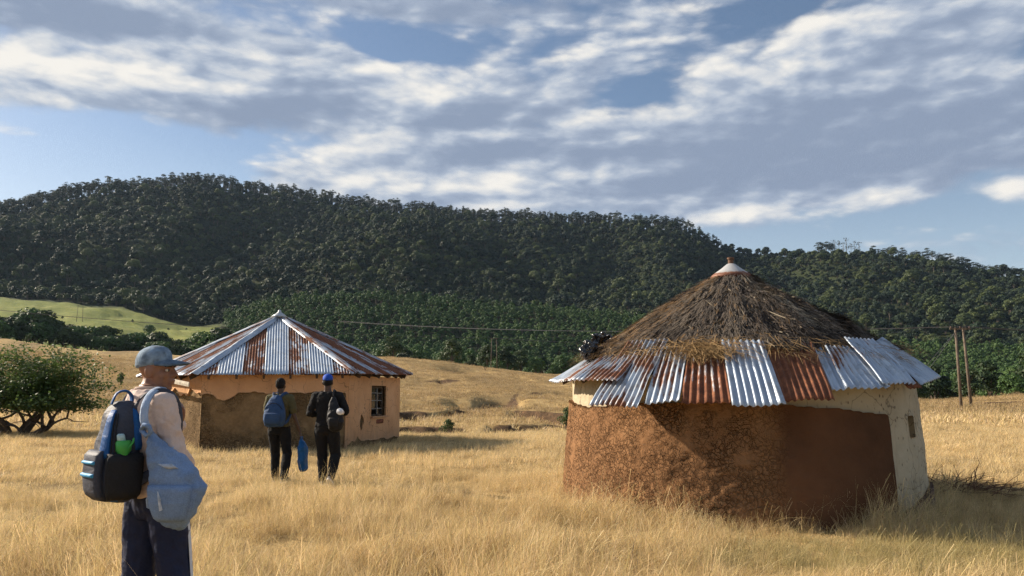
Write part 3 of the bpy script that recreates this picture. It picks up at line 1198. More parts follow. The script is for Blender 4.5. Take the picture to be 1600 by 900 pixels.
def m_mud(nt, red=False):
    p = COORD(nt, 'Object')
    n1 = NOISE(nt, p, 1.3, 6, .62)
    n2 = NOISE(nt, p, 13, 5, .65)
    wv = VM(nt, 'ADD', p, VM(nt, 'MULTIPLY', NOISE(nt, p, 7, 4, .6, 0, True), (.16, .16, .16)))
    crack = SMOOTH(nt, VORO(nt, wv, 15, 'DISTANCE_TO_EDGE'), 0, .09)
    crack2 = SMOOTH(nt, VORO(nt, wv, 19, 'DISTANCE_TO_EDGE'), 0, .05)
    if red:
        c = RAMP(nt, MA(nt, 'ADD', MA(nt, 'MULTIPLY', n1, .6), MA(nt, 'MULTIPLY', n2, .4)), [(.3, (.15, .078, .038)), (.5, (.25, .132, .062)), (.72, (.34, .19, .092))])
    else:
        c = RAMP(nt, MA(nt, 'ADD', MA(nt, 'MULTIPLY', n1, .55), MA(nt, 'MULTIPLY', n2, .45)), [(.3, (.15, .098, .05)), (.5, (.23, .15, .075)), (.7, (.32, .215, .11))])
    sx = SEP(nt, p)[0]
    cm = ATTR(nt, 'cracks_shade', 'GEOMETRY') if red else SMOOTH(nt, NOISE(nt, p, .8, 3), .4, .6)
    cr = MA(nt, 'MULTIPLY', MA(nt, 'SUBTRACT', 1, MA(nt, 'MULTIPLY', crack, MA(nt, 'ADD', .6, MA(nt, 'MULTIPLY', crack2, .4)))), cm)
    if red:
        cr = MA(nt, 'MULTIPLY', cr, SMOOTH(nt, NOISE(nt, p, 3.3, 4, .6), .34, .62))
        c = MIX(nt, SMOOTH(nt, cm, .5, .12), c, RAMP(nt, n1, [(.3, (.085, .042, .022)), (.7, (.145, .070, .036))]))  # smooth smeared side: its darkness is mostly shade put into the mud colour
    c = MIX(nt, MA(nt, 'MULTIPLY', cr, .55), c, (.10, .047, .02) if red else (.06, .04, .02))
    h = MA(nt, 'SUBTRACT', MA(nt, 'ADD', MA(nt, 'MULTIPLY', n1, .5), MA(nt, 'MULTIPLY', n2, .35)), MA(nt, 'MULTIPLY', cr, .8))
    return {'Base Color': c, 'Roughness': .95, 'Specular IOR Level': .1, 'Normal': BUMP(nt, h, 1, .05)}


def m_plaster(nt, c0, c1, c2, stain=(.12, .09, .06), pits=0):
    p = COORD(nt, 'Object')
    n1 = NOISE(nt, p, 1.1, 5, .6)
    n2 = NOISE(nt, SCALE(nt, p, (1, 1, .25)), 4, 5, .65)
    n3 = NOISE(nt, p, 26, 4, .6)
    c = RAMP(nt, n1, [(.3, c0), (.5, c1), (.7, c2)])
    z = SEP(nt, p)[2]
    low = SMOOTH(nt, MA(nt, 'ADD', z, MA(nt, 'MULTIPLY', n2, .8)), .95, .35)
    c = MIX(nt, MA(nt, 'MULTIPLY', low, .55), c, stain)
    c = MIX(nt, MA(nt, 'MULTIPLY', SMOOTH(nt, n2, .56, .72), .4), c, stain)
    wv = VM(nt, 'ADD', p, VM(nt, 'MULTIPLY', NOISE(nt, p, 2.5, 3, .5, 0, True), (.5, .5, .5)))
    ck = SMOOTH(nt, VORO(nt, wv, 1.6, 'DISTANCE_TO_EDGE'), .012, .0)
    c = MIX(nt, MA(nt, 'MULTIPLY', ck, .6), c, (.05, .035, .025))
    h = MA(nt, 'ADD', n3, MA(nt, 'MULTIPLY', n2, .6))
    if pits:
        pit = SMOOTH(nt, VORO(nt, SCALE(nt, p, (1, 1, .6)), 16), .26, .1)
        pit = MA(nt, 'MULTIPLY', pit, SMOOTH(nt, NOISE(nt, p, 3.5, 3), .4, .58))
        c = MIX(nt, MA(nt, 'MULTIPLY', pit, .8), c, (.10, .075, .05))
        h = MA(nt, 'SUBTRACT', h, MA(nt, 'MULTIPLY', pit, 1.5))
    return {'Base Color': c, 'Roughness': .9, 'Specular IOR Level': .15, 'Normal': BUMP(nt, h, .5, .02)}


def m_sheet(nt):
    uv = COORD(nt, 'UV')
    rust = ATTR(nt, 'rust')
    off = CMB(nt, MA(nt, 'MULTIPLY', RAND(nt), 37), MA(nt, 'MULTIPLY', RAND(nt), 91), 0)
    q = VM(nt, 'ADD', uv, off)
    big = NOISE(nt, SCALE(nt, q, (1.5, .75, 1)), 1.7, 5, .62)
    fine = NOISE(nt, SCALE(nt, q, (1, .22, 1)), 16, 5, .7)
    f = MA(nt, 'ADD', MA(nt, 'ADD', MA(nt, 'MULTIPLY', big, .75), MA(nt, 'MULTIPLY', fine, .34)), MA(nt, 'MULTIPLY', rust, .56))
    wave = MA(nt, 'SINE', MA(nt, 'MULTIPLY', SEP(nt, uv)[0], 2 * math.pi / .0765))
    f = MA(nt, 'ADD', f, MA(nt, 'MULTIPLY', wave, -.05))
    m = SMOOTH(nt, f, .80, .87)
    edge = SMOOTH(nt, f, .72, .84)
    grey = RAMP(nt, NOISE(nt, SCALE(nt, q, (1, .12, 1)), 9, 4, .6), [(.3, (.26, .325, .42)), (.5, (.38, .445, .53)), (.7, (.54, .59, .64))])
    grey = MIX(nt, MA(nt, 'MULTIPLY', SMOOTH(nt, NOISE(nt, q, 3, 5, .7), .5, .66), .65), grey, (.24, .255, .27))
    rc = RAMP(nt, NOISE(nt, q, 9, 5, .7), [(.3, (.085, .032, .018)), (.5, (.17, .06, .028)), (.72, (.29, .115, .048))])
    c = MIX(nt, MA(nt, 'MULTIPLY', edge, .35), grey, (.38, .26, .17))
    c = MIX(nt, m, c, rc)
    met = MA(nt, 'MULTIPLY', MA(nt, 'SUBTRACT', 1, m), .35)
    ro = MA(nt, 'ADD', .5, MA(nt, 'MULTIPLY', m, .45))
    return {'Base Color': c, 'Metallic': met, 'Roughness': ro, 'Normal': BUMP(nt, NOISE(nt, q, 30, 4, .6), .12, .01)}


MUD = material('grey_brown_mud', m_mud)
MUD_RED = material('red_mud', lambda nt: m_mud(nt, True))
PL_ORANGE = material('orange_plaster', lambda nt: m_plaster(nt, (.50, .27, .135), (.60, .335, .17), (.66, .39, .22), (.27, .17, .11)))
PL_CREAM = material('cream_plaster', lambda nt: m_plaster(nt, (.36, .30, .20), (.46, .385, .265), (.54, .46, .325), (.15, .115, .075), 1))
SHEET = material('corrugated_iron', m_sheet)
TIMBER = plain('old_timber', (.085, .06, .042), .9, .4, 12, .5)
STEEL = plain('window_steel', (.20, .20, .20), .55, .3, 20, .2, .3)
DARKGLASS = plain('dark_glass', (.018, .02, .022), .12, .3, 3, 0, 0, .5)
BRICK = plain('brick_red', (.20, .07, .04), .9, .35, 30, .6)
ROOM_DARK = plain('unlit_interior', (.02, .016, .013), 1, .3, 4)


def corrugated(name, fn, w, l, rust, parent, pitch=.076, amp=.013, nv=8, wear=.012, seed=0, per=8):
    """fn(u, v) -> point and normal on the flat sheet, u in 0..1 across, v in 0..1 down; waves run down the sheet"""
    nu = max(4, int(w / pitch * per))
    V, UV = [], []
    for i in range(nu + 1):
        u = i / nu
        for j in range(nv + 1):
            v = j / nv
            p, n = fn(u, v)
            o = amp * math.sin(2 * math.pi * u * w / pitch)
            o += wear * (float(fbm(u * w * 2.2 + seed * 3.7, v * l * 1.7 + seed, 2)) - .5) * 2 * (.4 + v)
            V.append(p + n * o)
            UV.append((u * w, v * l))
    F = []
    for i in range(nu):
        for j in range(nv):
            a = i * (nv + 1) + j
            F.append((a, a + 1, a + nv + 2, a + nv + 1))
    me = fast_mesh(name, [tuple(v) for v in V], F, True, uvs=UV)
    o = link(name, me, SHEET, parent)
    sd = o.modifiers.new('gauge', 'SOLIDIFY')
    sd.thickness = .003
    sd.offset = -1
    o['rust'] = float(rust)
    return o


# ---- the hut on the left: faceted mud walls, iron pyramid roof
lh = empty('mud_hut', (LHUT_C[0], LHUT_C[1], 0), 0, 'orange plastered mud hut with a pitched corrugated iron roof on the left', 'hut')
LHI = Matrix.Translation((-LHUT_C[0], -LHUT_C[1], 0))


def lpar(o):
    o.parent = lh
    o.matrix_parent_inverse = LHI
    return o


def lump(a, s1, b, s2, k=0):
    return lambda u, v: a * (fbm(u * s1 + k, v * s1 + 5, 3) - .5) * 2 + b * (fbm(u * s2 + k, v * s2, 3) - .5) * 2


WT = 2.02
FB, LB = face_map(LHUT[2], LHUT[3])


def u_at(fm, L, px, z=1.2):
    lo, hi = 0, L
    f = lambda u: proj(fm(np.array(u), np.array(z), np.array(0.)))[0]
    up = f(L) > f(0)
    for _ in range(40):
        m = (lo + hi) / 2
        if (f(m) < px) == up:
            lo = m
        else:
            hi = m
    return (lo + hi) / 2


wu0, wu1 = u_at(FB, LB, 578.5), u_at(FB, LB, 600.5)
wz0, wz1 = .84, 1.74
for k, (a, b) in enumerate(zip(LHUT, LHUT[1:] + LHUT[:1])):
    fm, L = face_map(a, b)
    hole = (lambda u, v: ~((u > wu0) & (u < wu1) & (v > wz0) & (v < wz1))) if k == 2 else (lambda u, v: u > -9)
    # foot of the wall swells and crumbles
    base = lambda u, v, q=lump(.035, 1.6, .018, 7, k * 9): q(u, v) + .10 * np.exp(-np.maximum(v, 0) / .22) * fbm(u * 2, v * 0 + k, 2)
    endfade = lambda u, v, f=base, L=L: f(u, v) * np.clip(np.minimum(u, L - u) / .15, 0, 1)
    me = masked_sheet('wall', fm, 0, L, max(20, int(L / .06)), -.2, WT, 40, hole, 0., endfade, 0, True, -.3)
    lpar(link('wall', me, MUD))
# plaster coats: whole on the window side, a broken band on the front, a scrap on the left
fmF, LF = face_map(LHUT[1], LHUT[2])
xs = np.array([0, .3, .45, .62, .75, .9, 1.05, 1.3, 1.7, 2.2, 2.8, 3.3, 3.8, 4.1, 4.35]) * .9
ys = np.array([1.53, 1.50, 1.34, 1.29, 1.34, 1.42, 1.52, 1.545, 1.55, 1.55, 1.56, 1.56, 1.55, 1.53, 1.52])


def band(u, v):
    return (v > np.interp(u, xs, ys) + .14 * (fbm(u * 4, u * 0 + 2, 4) - .5)) | ((u > LF - .06) & (v > -.1))


front_pl = lpar(link('plaster', masked_sheet('plaster', fmF, -.03, LF + .03, 150, -.2, WT + .01, 74, band, .05, lump(.006, 1.5, .003, 8), 2), PL_ORANGE))
front_pl['label'] = 'broken band of orange plaster along the top of the front wall'


def window_side(u, v):
    k = ~((u > wu0 - .005) & (u < wu1 + .005) & (v > wz0 - .005) & (v < wz1 + .005))
    uc = u_at(FB, LB, 564)
    k &= ~(((u - uc) / .16) ** 2 + ((v - .70 - (u - uc) * .5) / .26) ** 2 + 1.2 * (fbm(u * 7, v * 7, 2) - .5) < .55)
    ub = u_at(FB, LB, 592)
    k &= ~((np.abs(u - ub) < .28) & (np.abs(v - .68) < .065))
    k &= (v > .06 + .16 * fbm(u * 3, v * 0, 2))
    return k


lpar(link('plaster', masked_sheet('plaster', FB, -.03, LB + .03, 90, -.2, WT + .01, 74, window_side, .045, lump(.010, 1.5, .004, 8, 4), 1), PL_ORANGE))
fmL, LL = face_map(LHUT[0], LHUT[1])
lpar(link('plaster', masked_sheet('plaster', fmL, -.03, LL + .03, 90, 0, WT + .01, 60, lambda u, v: v > 1.56 + .22 * (fbm(u * 3, u * 0 + 7, 3) - .5) * 2, .05, lump(.006, 1.5, .003, 8, 2), 2), PL_ORANGE))
# bricks showing under the window
dB = (Vector((*LHUT[3], 0)) - Vector((*LHUT[2], 0))).normalized()
nB = Vector((dB.y, -dB.x, 0))
rotB = Matrix((dB, -nB, Vector((0, 0, 1)))).transposed()
ub = u_at(FB, LB, 592)
for i in range(2):
    m = MB()
    m.box(Vector((*LHUT[2], 0)) + dB * (ub - .13 + .265 * i) + nB * .012 + Vector((0, 0, .675 + .01 * i)), (.125, .03, .055), rotB)
    lpar(m.build('brick', BRICK, None, False, .008))
# window: steel casement, lower half askew, dark panes
win = empty('window', (0, 0, 0))
win.parent = lh
wc = Vector((*LHUT[2], 0)) + dB * ((wu0 + wu1) / 2) - nB * .09
ww, wh = (wu1 - wu0), (wz1 - wz0)
win.matrix_parent_inverse = LHI
win.location = wc + Vector((0, 0, (wz0 + wz1) / 2))
win.rotation_euler = rotB.to_euler()
m = MB()
t = .028
m.box((-ww / 2 + t, 0, 0), (t, .03, wh / 2)).box((ww / 2 - t, 0, 0), (t, .03, wh / 2))
m.box((0, 0, wh / 2 - t), (ww / 2 - 2 * t, .03, t)).box((0, 0, -wh / 2 + t), (ww / 2 - 2 * t, .03, t))
m.build('frame', TIMBER, win)
m = MB()
m.box((ww * .10, -.02, 0), (.016, .016, wh / 2 - 2 * t))
for q in (-.25, .02, .27):
    m.box((ww * .10 + ww * .17, -.02, wh * q), (ww * .17 - .017, .012, .012))
    m.box((ww * .10 - ww * .24, -.02, wh * q * 1.03), (ww * .24 - .017, .012, .012))
m.build('glazing_bar', STEEL, win)
for i, (cx, cz, hx, hzz) in enumerate([(-ww * .14, .36 * wh, ww * .23, wh * .085), (-ww * .14, .14 * wh, ww * .23, wh * .115), (-ww * .14, -.11 * wh, ww * .23, wh * .125), (ww * .27, .15 * wh, ww * .16, wh * .115), (ww * .27, -.38 * wh, ww * .16, wh * .10)]):
    MB().box((cx, .0, cz), (hx, .003, hzz)).build('pane', DARKGLASS, win)
m = MB()
m.box((0, -.1, -wh / 2 - .022), (ww / 2 + .04, .10, .022))
m.build('sill', PL_ORANGE, win)
lpar(MB().box(wc + nB * -.16 + Vector((0, 0, (wz0 + wz1) / 2)), (ww * .7, .01, wh * .7), rotB).build('unlit_room_panel', ROOM_DARK))  # near-black panel, painted to stand in for the unlit room

# iron roof
APEX = Vector((LHUT_C[0], LHUT_C[1], 3.94))
EAVE = []
cx = sum(p[0] for p in LHUT) / 6
cy = sum(p[1] for p in LHUT) / 6
for (x, y), zz in zip(LHUT, (2.0, 2.0, 2.06, 2.12, 2.1, 2.0)):
    d = Vector((x - cx, y - cy, 0))
    EAVE.append(Vector((x, y, zz)) + d.normalized() * (.12 if len(EAVE) == 0 else .36))
RUST = {1: [.55, .1, .62, .05, .52, .1, .55], 0: [.75, .5, .8, .55, .68, .5, .75], 2: [.55, .78, .5, .8, .6, .78, .7]}
for k in range(6):
    E0, E1 = EAVE[k], EAVE[(k + 1) % 6]
    e = (E1 - E0)
    L = e.length
    e.normalize()
    ua = (APEX - E0).dot(e)
    foot = E0 + e * ua
    s = APEX - foot
    H = s.length
    s.normalize()
    nrm = e.cross(s).normalized()
    if nrm.z < 0:
        nrm = -nrm
    ns = max(3, round(L / .62))
    for i in range(ns):
        ul, ur = L * i / ns - (.03 if i else 0), L * (i + 1) / ns

        def fn(u, v, ul=ul, ur=ur, lift=.010 * (i % 2)):
            q = ul + (ur - ul) * u
            top = H * min(q / ua, (L - q) / (L - ua)) if 0 < q < L else 0
            top = max(top, .02)
            return E0 + e * q + s * (-.07 + (top + .05) * (1 - v)) + nrm * (.045 + lift), nrm
        rl = RUST.get(k, [.5])
        corrugated('roof_sheet', fn, ur - ul, H * .7, rl[i % len(rl)], lh, .076, .013, 8, .005, k * 11 + i, 6).matrix_parent_inverse = LHI
    # rafters poking out under the eave
    for i in range(max(4, round(L / .72))):
        q = L * (i + .5) / max(4, round(L / .72))
        top = H * min(q / ua, (L - q) / (L - ua))
        a, b = E0 + e * q - s * .02 - nrm * .05, E0 + e * q + s * top * .9 - nrm * .05
        m = MB()
        rot = Matrix((e, s, nrm)).transposed()
        m.box((a + b) / 2, (.03, (b - a).length / 2, .065), rot)
        lpar(m.build('rafter', TIMBER))
HIPR = [.35, .2, .45, .5, .3, .3]
for k in range(6):
    a = EAVE[k]
    nl = []
    for q in (k - 1, k):
        E0, E1 = EAVE[q % 6], EAVE[(q + 1) % 6]
        e = (E1 - E0).normalized()
        n = e.cross(APEX - E0).normalized()
        nl.append(n if n.z > 0 else -n)
    ax = (APEX - a).normalized()
    V, F, UV = [], [], []
    ln = (APEX - a).length
    sides = [nl[0].cross(ax), nl[1].cross(ax)]
    out = Vector((a.x - cx, a.y - cy, 0)).normalized()
    tang = Vector((-out.y, out.x, 0))
    sides = [sd if (sd.dot(tang) > 0) == (i == 1) else -sd for i, sd in enumerate(sides)]
    upn = (nl[0] + nl[1]).normalized()
    for j in range(13):
        v = j / 12
        c = a + ax * (ln * (v * 1.0) - .08) + upn * (.085 + .006 * math.sin(j * 2.1 + k))
        w = .17 * min(1, .35 + (1 - v) * 6)
        prof = [c + sides[0] * w - upn * .004, c + sides[0] * w * .25 + upn * .01, c + upn * .03, c + sides[1] * w * .25 + upn * .01, c + sides[1] * w - upn * .004]
        V += prof
        UV += [(q * .09, v * ln) for q in range(5)]
    for j in range(12):
        for q in range(4):
            F.append((j * 5 + q, j * 5 + q + 1, j * 5 + q + 6, j * 5 + q + 5))
    o = link('hip_cap', fast_mesh('hip_cap', [tuple(v) for v in V], F, True, uvs=UV), SHEET)
    o.modifiers.new('g', 'SOLIDIFY').thickness = .004
    o['rust'] = HIPR[k]
    lpar(o)
m = MB()
m.rings([(APEX.z + q, APEX.x, APEX.y, w, w) for q, w in ((.0, .28), (.09, .16), (.17, .05), (.20, .055), (.24, .03))], 14)
lpar(m.build('apex_cap', plain('grey_iron', (.42, .45, .48), .5, .2, 8, .1, .4), None, True))
# a pale board hanging loose under the left eave
m = MB()
e0 = EAVE[1] + (EAVE[0] - EAVE[1]) * .62
e1 = EAVE[1] + (EAVE[0] - EAVE[1]) * .02
m.tube([e0 + Vector((-.1, -.1, -.10)), (e0 + e1) / 2 + Vector((-.1, -.12, -.12)), e1 + Vector((-.06, -.1, -.24))], .07, 6, (.25, 1))
o = lpar(m.build('eave_board', plain('pale_board', (.5, .45, .36), .8, .3, 10, .3)))
o['label'] = 'pale loose board hanging under the left eave'


# ---- the round hut on the right: red mud, cream plaster, thatch skirted with iron sheets
rh = empty('thatched_rondavel', HUT_C, 0, 'round mud hut with thatch roof edged by rusty iron sheets on the right', 'hut')
RZ = HUT_C


def ring_map(u, v, off):
    """u: angle from the camera side, right positive; v: height"""
    r = HUT_R + .05 - .055 * np.clip(v, 0, 3) + off
    return np.stack([r * np.sin(u), -r * np.cos(u), v], -1)


def phi_at(px, r, z, lo=-1.75, hi=1.75):
    for _ in range(50):
        m = (lo + hi) / 2
        if proj(HUT_C + Vector((r * math.sin(m), -r * math.cos(m), z)))[0] < px:
            lo = m
        else:
            hi = m
    return (lo + hi) / 2


TOPZ = 1.72
nz0, nz1 = .97, 1.24
nu0, nu1 = phi_at(1412, 2.4, 1.1), phi_at(1422, 2.4, 1.1)
PH_EDGE = phi_at(1386, 2.46, .7)
core = masked_sheet('wall', ring_map, -math.pi, math.pi, 420, -.2, TOPZ, 84, lambda u, v: ~((u > nu0) & (u < nu1) & (v > nz0) & (v < nz1)), 0.,
                    lambda u, v: .018 * (fbm(u * 6, v * 3, 3) - .5) * 2 + .008 * (fbm(u * 22, v * 11, 3) - .5) * 2, 1, True, -.22)
o = link('wall', core, PL_CREAM, rh)
o['label'] = 'cream plastered wall showing on the right and under the eave'
link('niche_back', masked_sheet('niche_back', ring_map, nu0 - .02, nu1 + .02, 4, nz0 - .02, nz1 + .02, 4, lambda u, v: u > -9, -.10, None, 0), PL_CREAM, rh)


def mud_top(u):
    xs = [-3.2, -1.5, -1.15, -.9, -.6, -.2, .2, .5, PH_EDGE]
    zs = [1.36, 1.40, 1.34, 1.40, 1.40, 1.40, 1.33, 1.28, 1.26]
    return np.interp(u, xs, zs)


CRK = -.05


def mud_mask(u, v):
    return (v < mud_top(u) + .03 * (fbm(u * 9, v * 0 + 1, 3) - .5) * 2) & (u < PH_EDGE) & ~((u > 2.0))


def mud_bump(u, v):
    left = np.clip((CRK + .25 - u) / .5, 0, 1)
    a = .022 * (fbm(u * 4, v * 2, 3) - .5) * 2 + (.004 + .012 * left) * (fbm(u * 30, v * 13, 3) - .5) * 2
    hollow = np.exp(-((u - phi_at(985, 2.5, 1.3)) / .09) ** 2 - ((v - 1.22) / .16) ** 2)
    return a + .05 * left * (.5 - np.clip(v, 0, 1.3) / 1.3) - .012 * hollow


me = masked_sheet('mud_coat', ring_map, -2.6, 2.02, 420, -.2, 1.5, 90, mud_mask, .075, mud_bump, 1)
co = np.empty(len(me.vertices) * 3, np.float32)
me.vertices.foreach_get('co', co)
co = co.reshape(-1, 3)
uu = np.arctan2(co[:, 0], -co[:, 1])
a = me.attributes.new('cracks_shade', 'FLOAT', 'POINT')
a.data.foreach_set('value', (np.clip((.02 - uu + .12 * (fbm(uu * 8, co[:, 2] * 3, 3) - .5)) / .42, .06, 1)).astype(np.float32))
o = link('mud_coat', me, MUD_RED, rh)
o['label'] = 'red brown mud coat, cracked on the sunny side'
pl = masked_sheet('plinth', ring_map, PH_EDGE - .02, 2.1, 70, -.2, .6, 30, lambda u, v: v < .05 + .26 * np.clip((u - PH_EDGE) / .45, 0, 1) + .03 * (fbm(u * 14, v * 0, 2) - .5), .05, lump(.012, 5, .006, 20), 2)
a = pl.attributes.new('cracks_shade', 'FLOAT', 'POINT')
link('plinth', pl, material('dark_mud', lambda nt: {'Base Color': RAMP(nt, NOISE(nt, COORD(nt, 'Object'), 9, 5), [(.3, (.06, .032, .018)), (.7, (.13, .07, .038))]), 'Roughness': .95}), rh)

# iron sheets laid round the eave
SH = [  # px: top-left, top-right, bottom-left, bottom-right; r,z top; r,z bottom; rust; lift
    (905, 948, 868, 900, 2.08, 2.06, 2.78, 1.66, .36, .00), (940, 990, 893, 935, 2.06, 2.08, 2.80, 1.62, .48, .02),
    (986, 1049, 925, 1000, 2.02, 2.16, 2.98, 1.30, .50, .05), (1036, 1078, 1008, 1066, 2.14, 2.06, 2.90, 1.36, .40, .02),
    (1078, 1128, 1066, 1144, 2.10, 2.10, 2.92, 1.36, .70, .04), (1127, 1192, 1144, 1228, 2.13, 2.09, 2.96, 1.32, .20, .07),
    (1190, 1269, 1222, 1302, 2.10, 2.08, 2.92, 1.38, .92, .04), (1268, 1290, 1298, 1322, 2.16, 2.04, 2.82, 1.52, .12, .01),
    (1284, 1326, 1318, 1386, 2.16, 2.04, 2.84, 1.52, .34, .04), (1311, 1356, 1372, 1424, 2.02, 2.14, 2.84, 1.55, .36, .07),
    (1355, 1372, 1420, 1440, 2.04, 2.14, 2.84, 1.56, .85, .02), (1368, 1392, 1430, 1463, 2.02, 2.12, 2.84, 1.60, .1, .05)]
for i, (tl, tr, bl, br, rt, zt, rb, zb, ru, lf) in enumerate(SH):
    def side(px, r, z, first):
        ph = phi_at(px, r, z)
        return ph
    c = []
    for px, r, z in ((tl, rt, zt), (tr, rt, zt), (bl, rb, zb), (br, rb, zb)):
        ph = phi_at(px, r, z)
        c.append((ph, r, z))
    if i == 0:
        c = [(-1.55, rt, zt), (-1.18, rt, zt), (-1.58, rb, zb), (-1.12, rb, zb)]
    if i == 1:
        c = [(-1.2, rt, zt), (-.86, rt, zt), (-1.16, rb, zb), (-.80, rb, zb)]
    if i == 11:
        c = [(phi_at(1360, 2.02, 2.12), 2.02, 2.12), (.98, 2.0, 2.2), (phi_at(1432, 2.74, 1.55), 2.74, 1.55), (1.0, 2.68, 1.66)]
    if i == 10:
        c = [(phi_at(1346, 2.04, 2.12), 2.04, 2.12), (phi_at(1362, 2.04, 2.12), 2.04, 2.12), (phi_at(1414, 2.78, 1.53), 2.78, 1.53), (phi_at(1436, 2.76, 1.54), 2.76, 1.54)]
    P4 = [Vector((r * math.sin(p), -r * math.cos(p), z)) for p, r, z in c]
    n = ((P4[1] - P4[0]).cross(P4[0] - P4[2])).normalized()
    if n.z < 0:
        n = -n

    def fn(u, v, P4=P4, n=n, lf=lf):
        t_ = P4[0].lerp(P4[1], u)
        b_ = P4[2].lerp(P4[3], u)
        return t_.lerp(b_, v) + n * (lf + .05), n
    w = ((P4[1] - P4[0]).length + (P4[3] - P4[2]).length) / 2
    corrugated('roof_sheet', fn, w, (P4[0] - P4[2]).length, ru, rh, .079, .015, 12, .034, i + 40, 8)
for i in range(9):        # round the back
    a0, a1 = 1.0 + i * .41, 1.0 + (i + 1) * .41 + .02
    P4 = [Vector((r * math.sin(p), -r * math.cos(p), z)) for p, r, z in ((a0, 2.05, 2.1), (a1, 2.05, 2.1), (a0, 2.60, 1.71), (a1, 2.60, 1.71))]
    n = Vector((math.sin(a0 + .17) * .5, -math.cos(a0 + .17) * .5, .85)).normalized()
    corrugated('roof_sheet', lambda u, v, P4=P4, n=n, i=i: (P4[0].lerp(P4[1], u).lerp(P4[2].lerp(P4[3], u), v) + n * (.05 + .02 * (i % 2)), n), .9, .9, [.2, .5, .8][i % 3], rh, .079, .015, 6, .02, i + 70, 5)
# rafters
for i in range(20):
    a0 = i * math.pi / 10 + .1
    m = MB()
    m.tube([(2.62 * math.sin(a0), -2.62 * math.cos(a0), 1.68), (.1 * math.sin(a0), -.1 * math.cos(a0), 3.06)], .03, 6)
    m.build('rafter', TIMBER, rh)

# thatch: a lumpy cone dressed with thousands of straws
def th_r(v):          # v 0 top .. 1 bottom
    return .22 + 1.98 * v ** .97


def th_z(v):
    return 3.29 - 1.22 * v


def th_off(ph, v):
    rag = np.clip((ph + .15) / .5, 0, 1) * np.clip((2.0 - ph) / .6, 0, 1)
    return (.035 + .12 * rag) * (fbm(ph * 5 + 3, v * 4.5 + ph * .8, 3) - .5) * 2 + .035 * (fbm(ph * 16, v * 3, 2) - .5) * 2


NU, NV = 260, 46
U, Vg = np.meshgrid(np.linspace(-math.pi, math.pi, NU + 1), np.linspace(0, 1, NV + 1), indexing='ij')


def th_pt(u, v, off):
    o = th_off(u, v) + off
    r = th_r(v) + o * .56
    return np.stack([r * np.sin(u), -r * np.cos(u), th_z(v) + o * .83], -1)


top = th_pt(U, Vg, 0).reshape(-1, 3)
low = th_pt(U, Vg, -.22).reshape(-1, 3)
nn = len(top)
ii, jj = np.meshgrid(np.arange(NU), np.arange(NV), indexing='ij')
a = (ii * (NV + 1) + jj).ravel()
F = np.stack([a, a + 1, a + NV + 2, a + NV + 1], 1)
e = (np.arange(NU) * (NV + 1) + NV)
E_ = np.stack([e, e + nn, e + nn + NV + 1, e + NV + 1], 1)


def m_thatch(nt):
    t = ATTR(nt, 'tone', 'GEOMETRY', 'Color')
    return {'Base Color': t, 'Roughness': .85, 'Specular IOR Level': .2, 'trans': .12}


body = fast_mesh('thatch', np.concatenate([top, low]), np.concatenate([F, F[:, ::-1] + nn, E_]), True)
link('thatch', body, plain('thatch_bed', (.10, .072, .05), .95, .45, 18, .9), rh)
NS = 60000
ph = rng.uniform(-2.2, 2.2, NS)
v = np.sqrt(rng.uniform(.0, 1, NS))
ln = rng.uniform(.10, .34, NS)
sk = rng.normal(0, .16, NS) + np.where(ph > .1, rng.normal(0, .28, NS), 0)
lift = np.abs(rng.normal(0, .03, NS)) * np.where(ph > .1, 1.5, 1)
wd = rng.uniform(.0025, .006, NS)
dv = ln / 2.4
p0 = th_pt(ph, np.clip(v - dv * .5, 0, 1.02), .004)
r_ = np.maximum(th_r(v), .25)
p2 = th_pt(ph + sk * ln / r_, np.clip(v + dv * .5, 0, 1.06), lift)
pm = (p0 + p2) / 2 + np.array([0, 0, 1]) * (lift * .3)[:, None]
tv = np.stack([np.cos(ph), np.sin(ph), 0 * ph], 1) * wd[:, None]
V = np.stack([p0 - tv, p0 + tv, pm - tv, pm + tv, p2 - tv * .5, p2 + tv * .5], 1).reshape(-1, 3)
b = np.arange(NS) * 6
F = np.concatenate([np.stack([b, b + 1, b + 3, b + 2], 1), np.stack([b + 2, b + 3, b + 5, b + 4], 1)])
k = fbm(ph * 4, v * 3, 3)
mixv = np.clip(k * 1.6 - .3 + rng.normal(0, .22, NS), 0, 1)[:, None]
tone = np.array([.068, .055, .047]) * (1 - mixv) + np.array([.19, .155, .12]) * mixv
fresh_or_sunlit = (rng.random(NS) < .05 + .5 * np.clip(-.75 - ph, 0, 1) * 2)[:, None]  # a few fresh straws; towards the left rim, sunlight put into the colour
tone = np.where(fresh_or_sunlit, np.array([.30, .18, .08]) * rng.uniform(.6, 1.1, (NS, 1)), tone)
pale = (np.exp(-((ph - .28 - .25 * (v - .3)) / .12) ** 2) * (v < .75) * rng.random(NS) > .45)[:, None]
tone = np.where(pale, np.array([.42, .36, .26]) * rng.uniform(.7, 1.1, (NS, 1)), tone)
o = link('straw', fast_mesh('straw', V, F, False, np.concatenate([tone, tone])), material('thatch_straw', m_thatch), rh)
o['kind'] = 'stuff'
NS = 1700
ph = np.concatenate([rng.uniform(-1.6, 2.0, 700), rng.normal(.35, .4, 1000)])
v = np.sqrt(rng.uniform(.02, 1, NS))
ln = rng.uniform(.14, .4, NS)
r_ = np.maximum(th_r(v), .25)
p0 = th_pt(ph, np.clip(v - ln / 4.8, 0, 1), .01)
p2 = th_pt(ph + rng.normal(0, .35, NS) * ln / r_, np.clip(v + ln / 4.8, 0, 1.05), rng.uniform(.01, .06, NS))
tv = np.stack([np.cos(ph), np.sin(ph), 0 * ph], 1) * rng.uniform(.004, .010, (NS, 1))
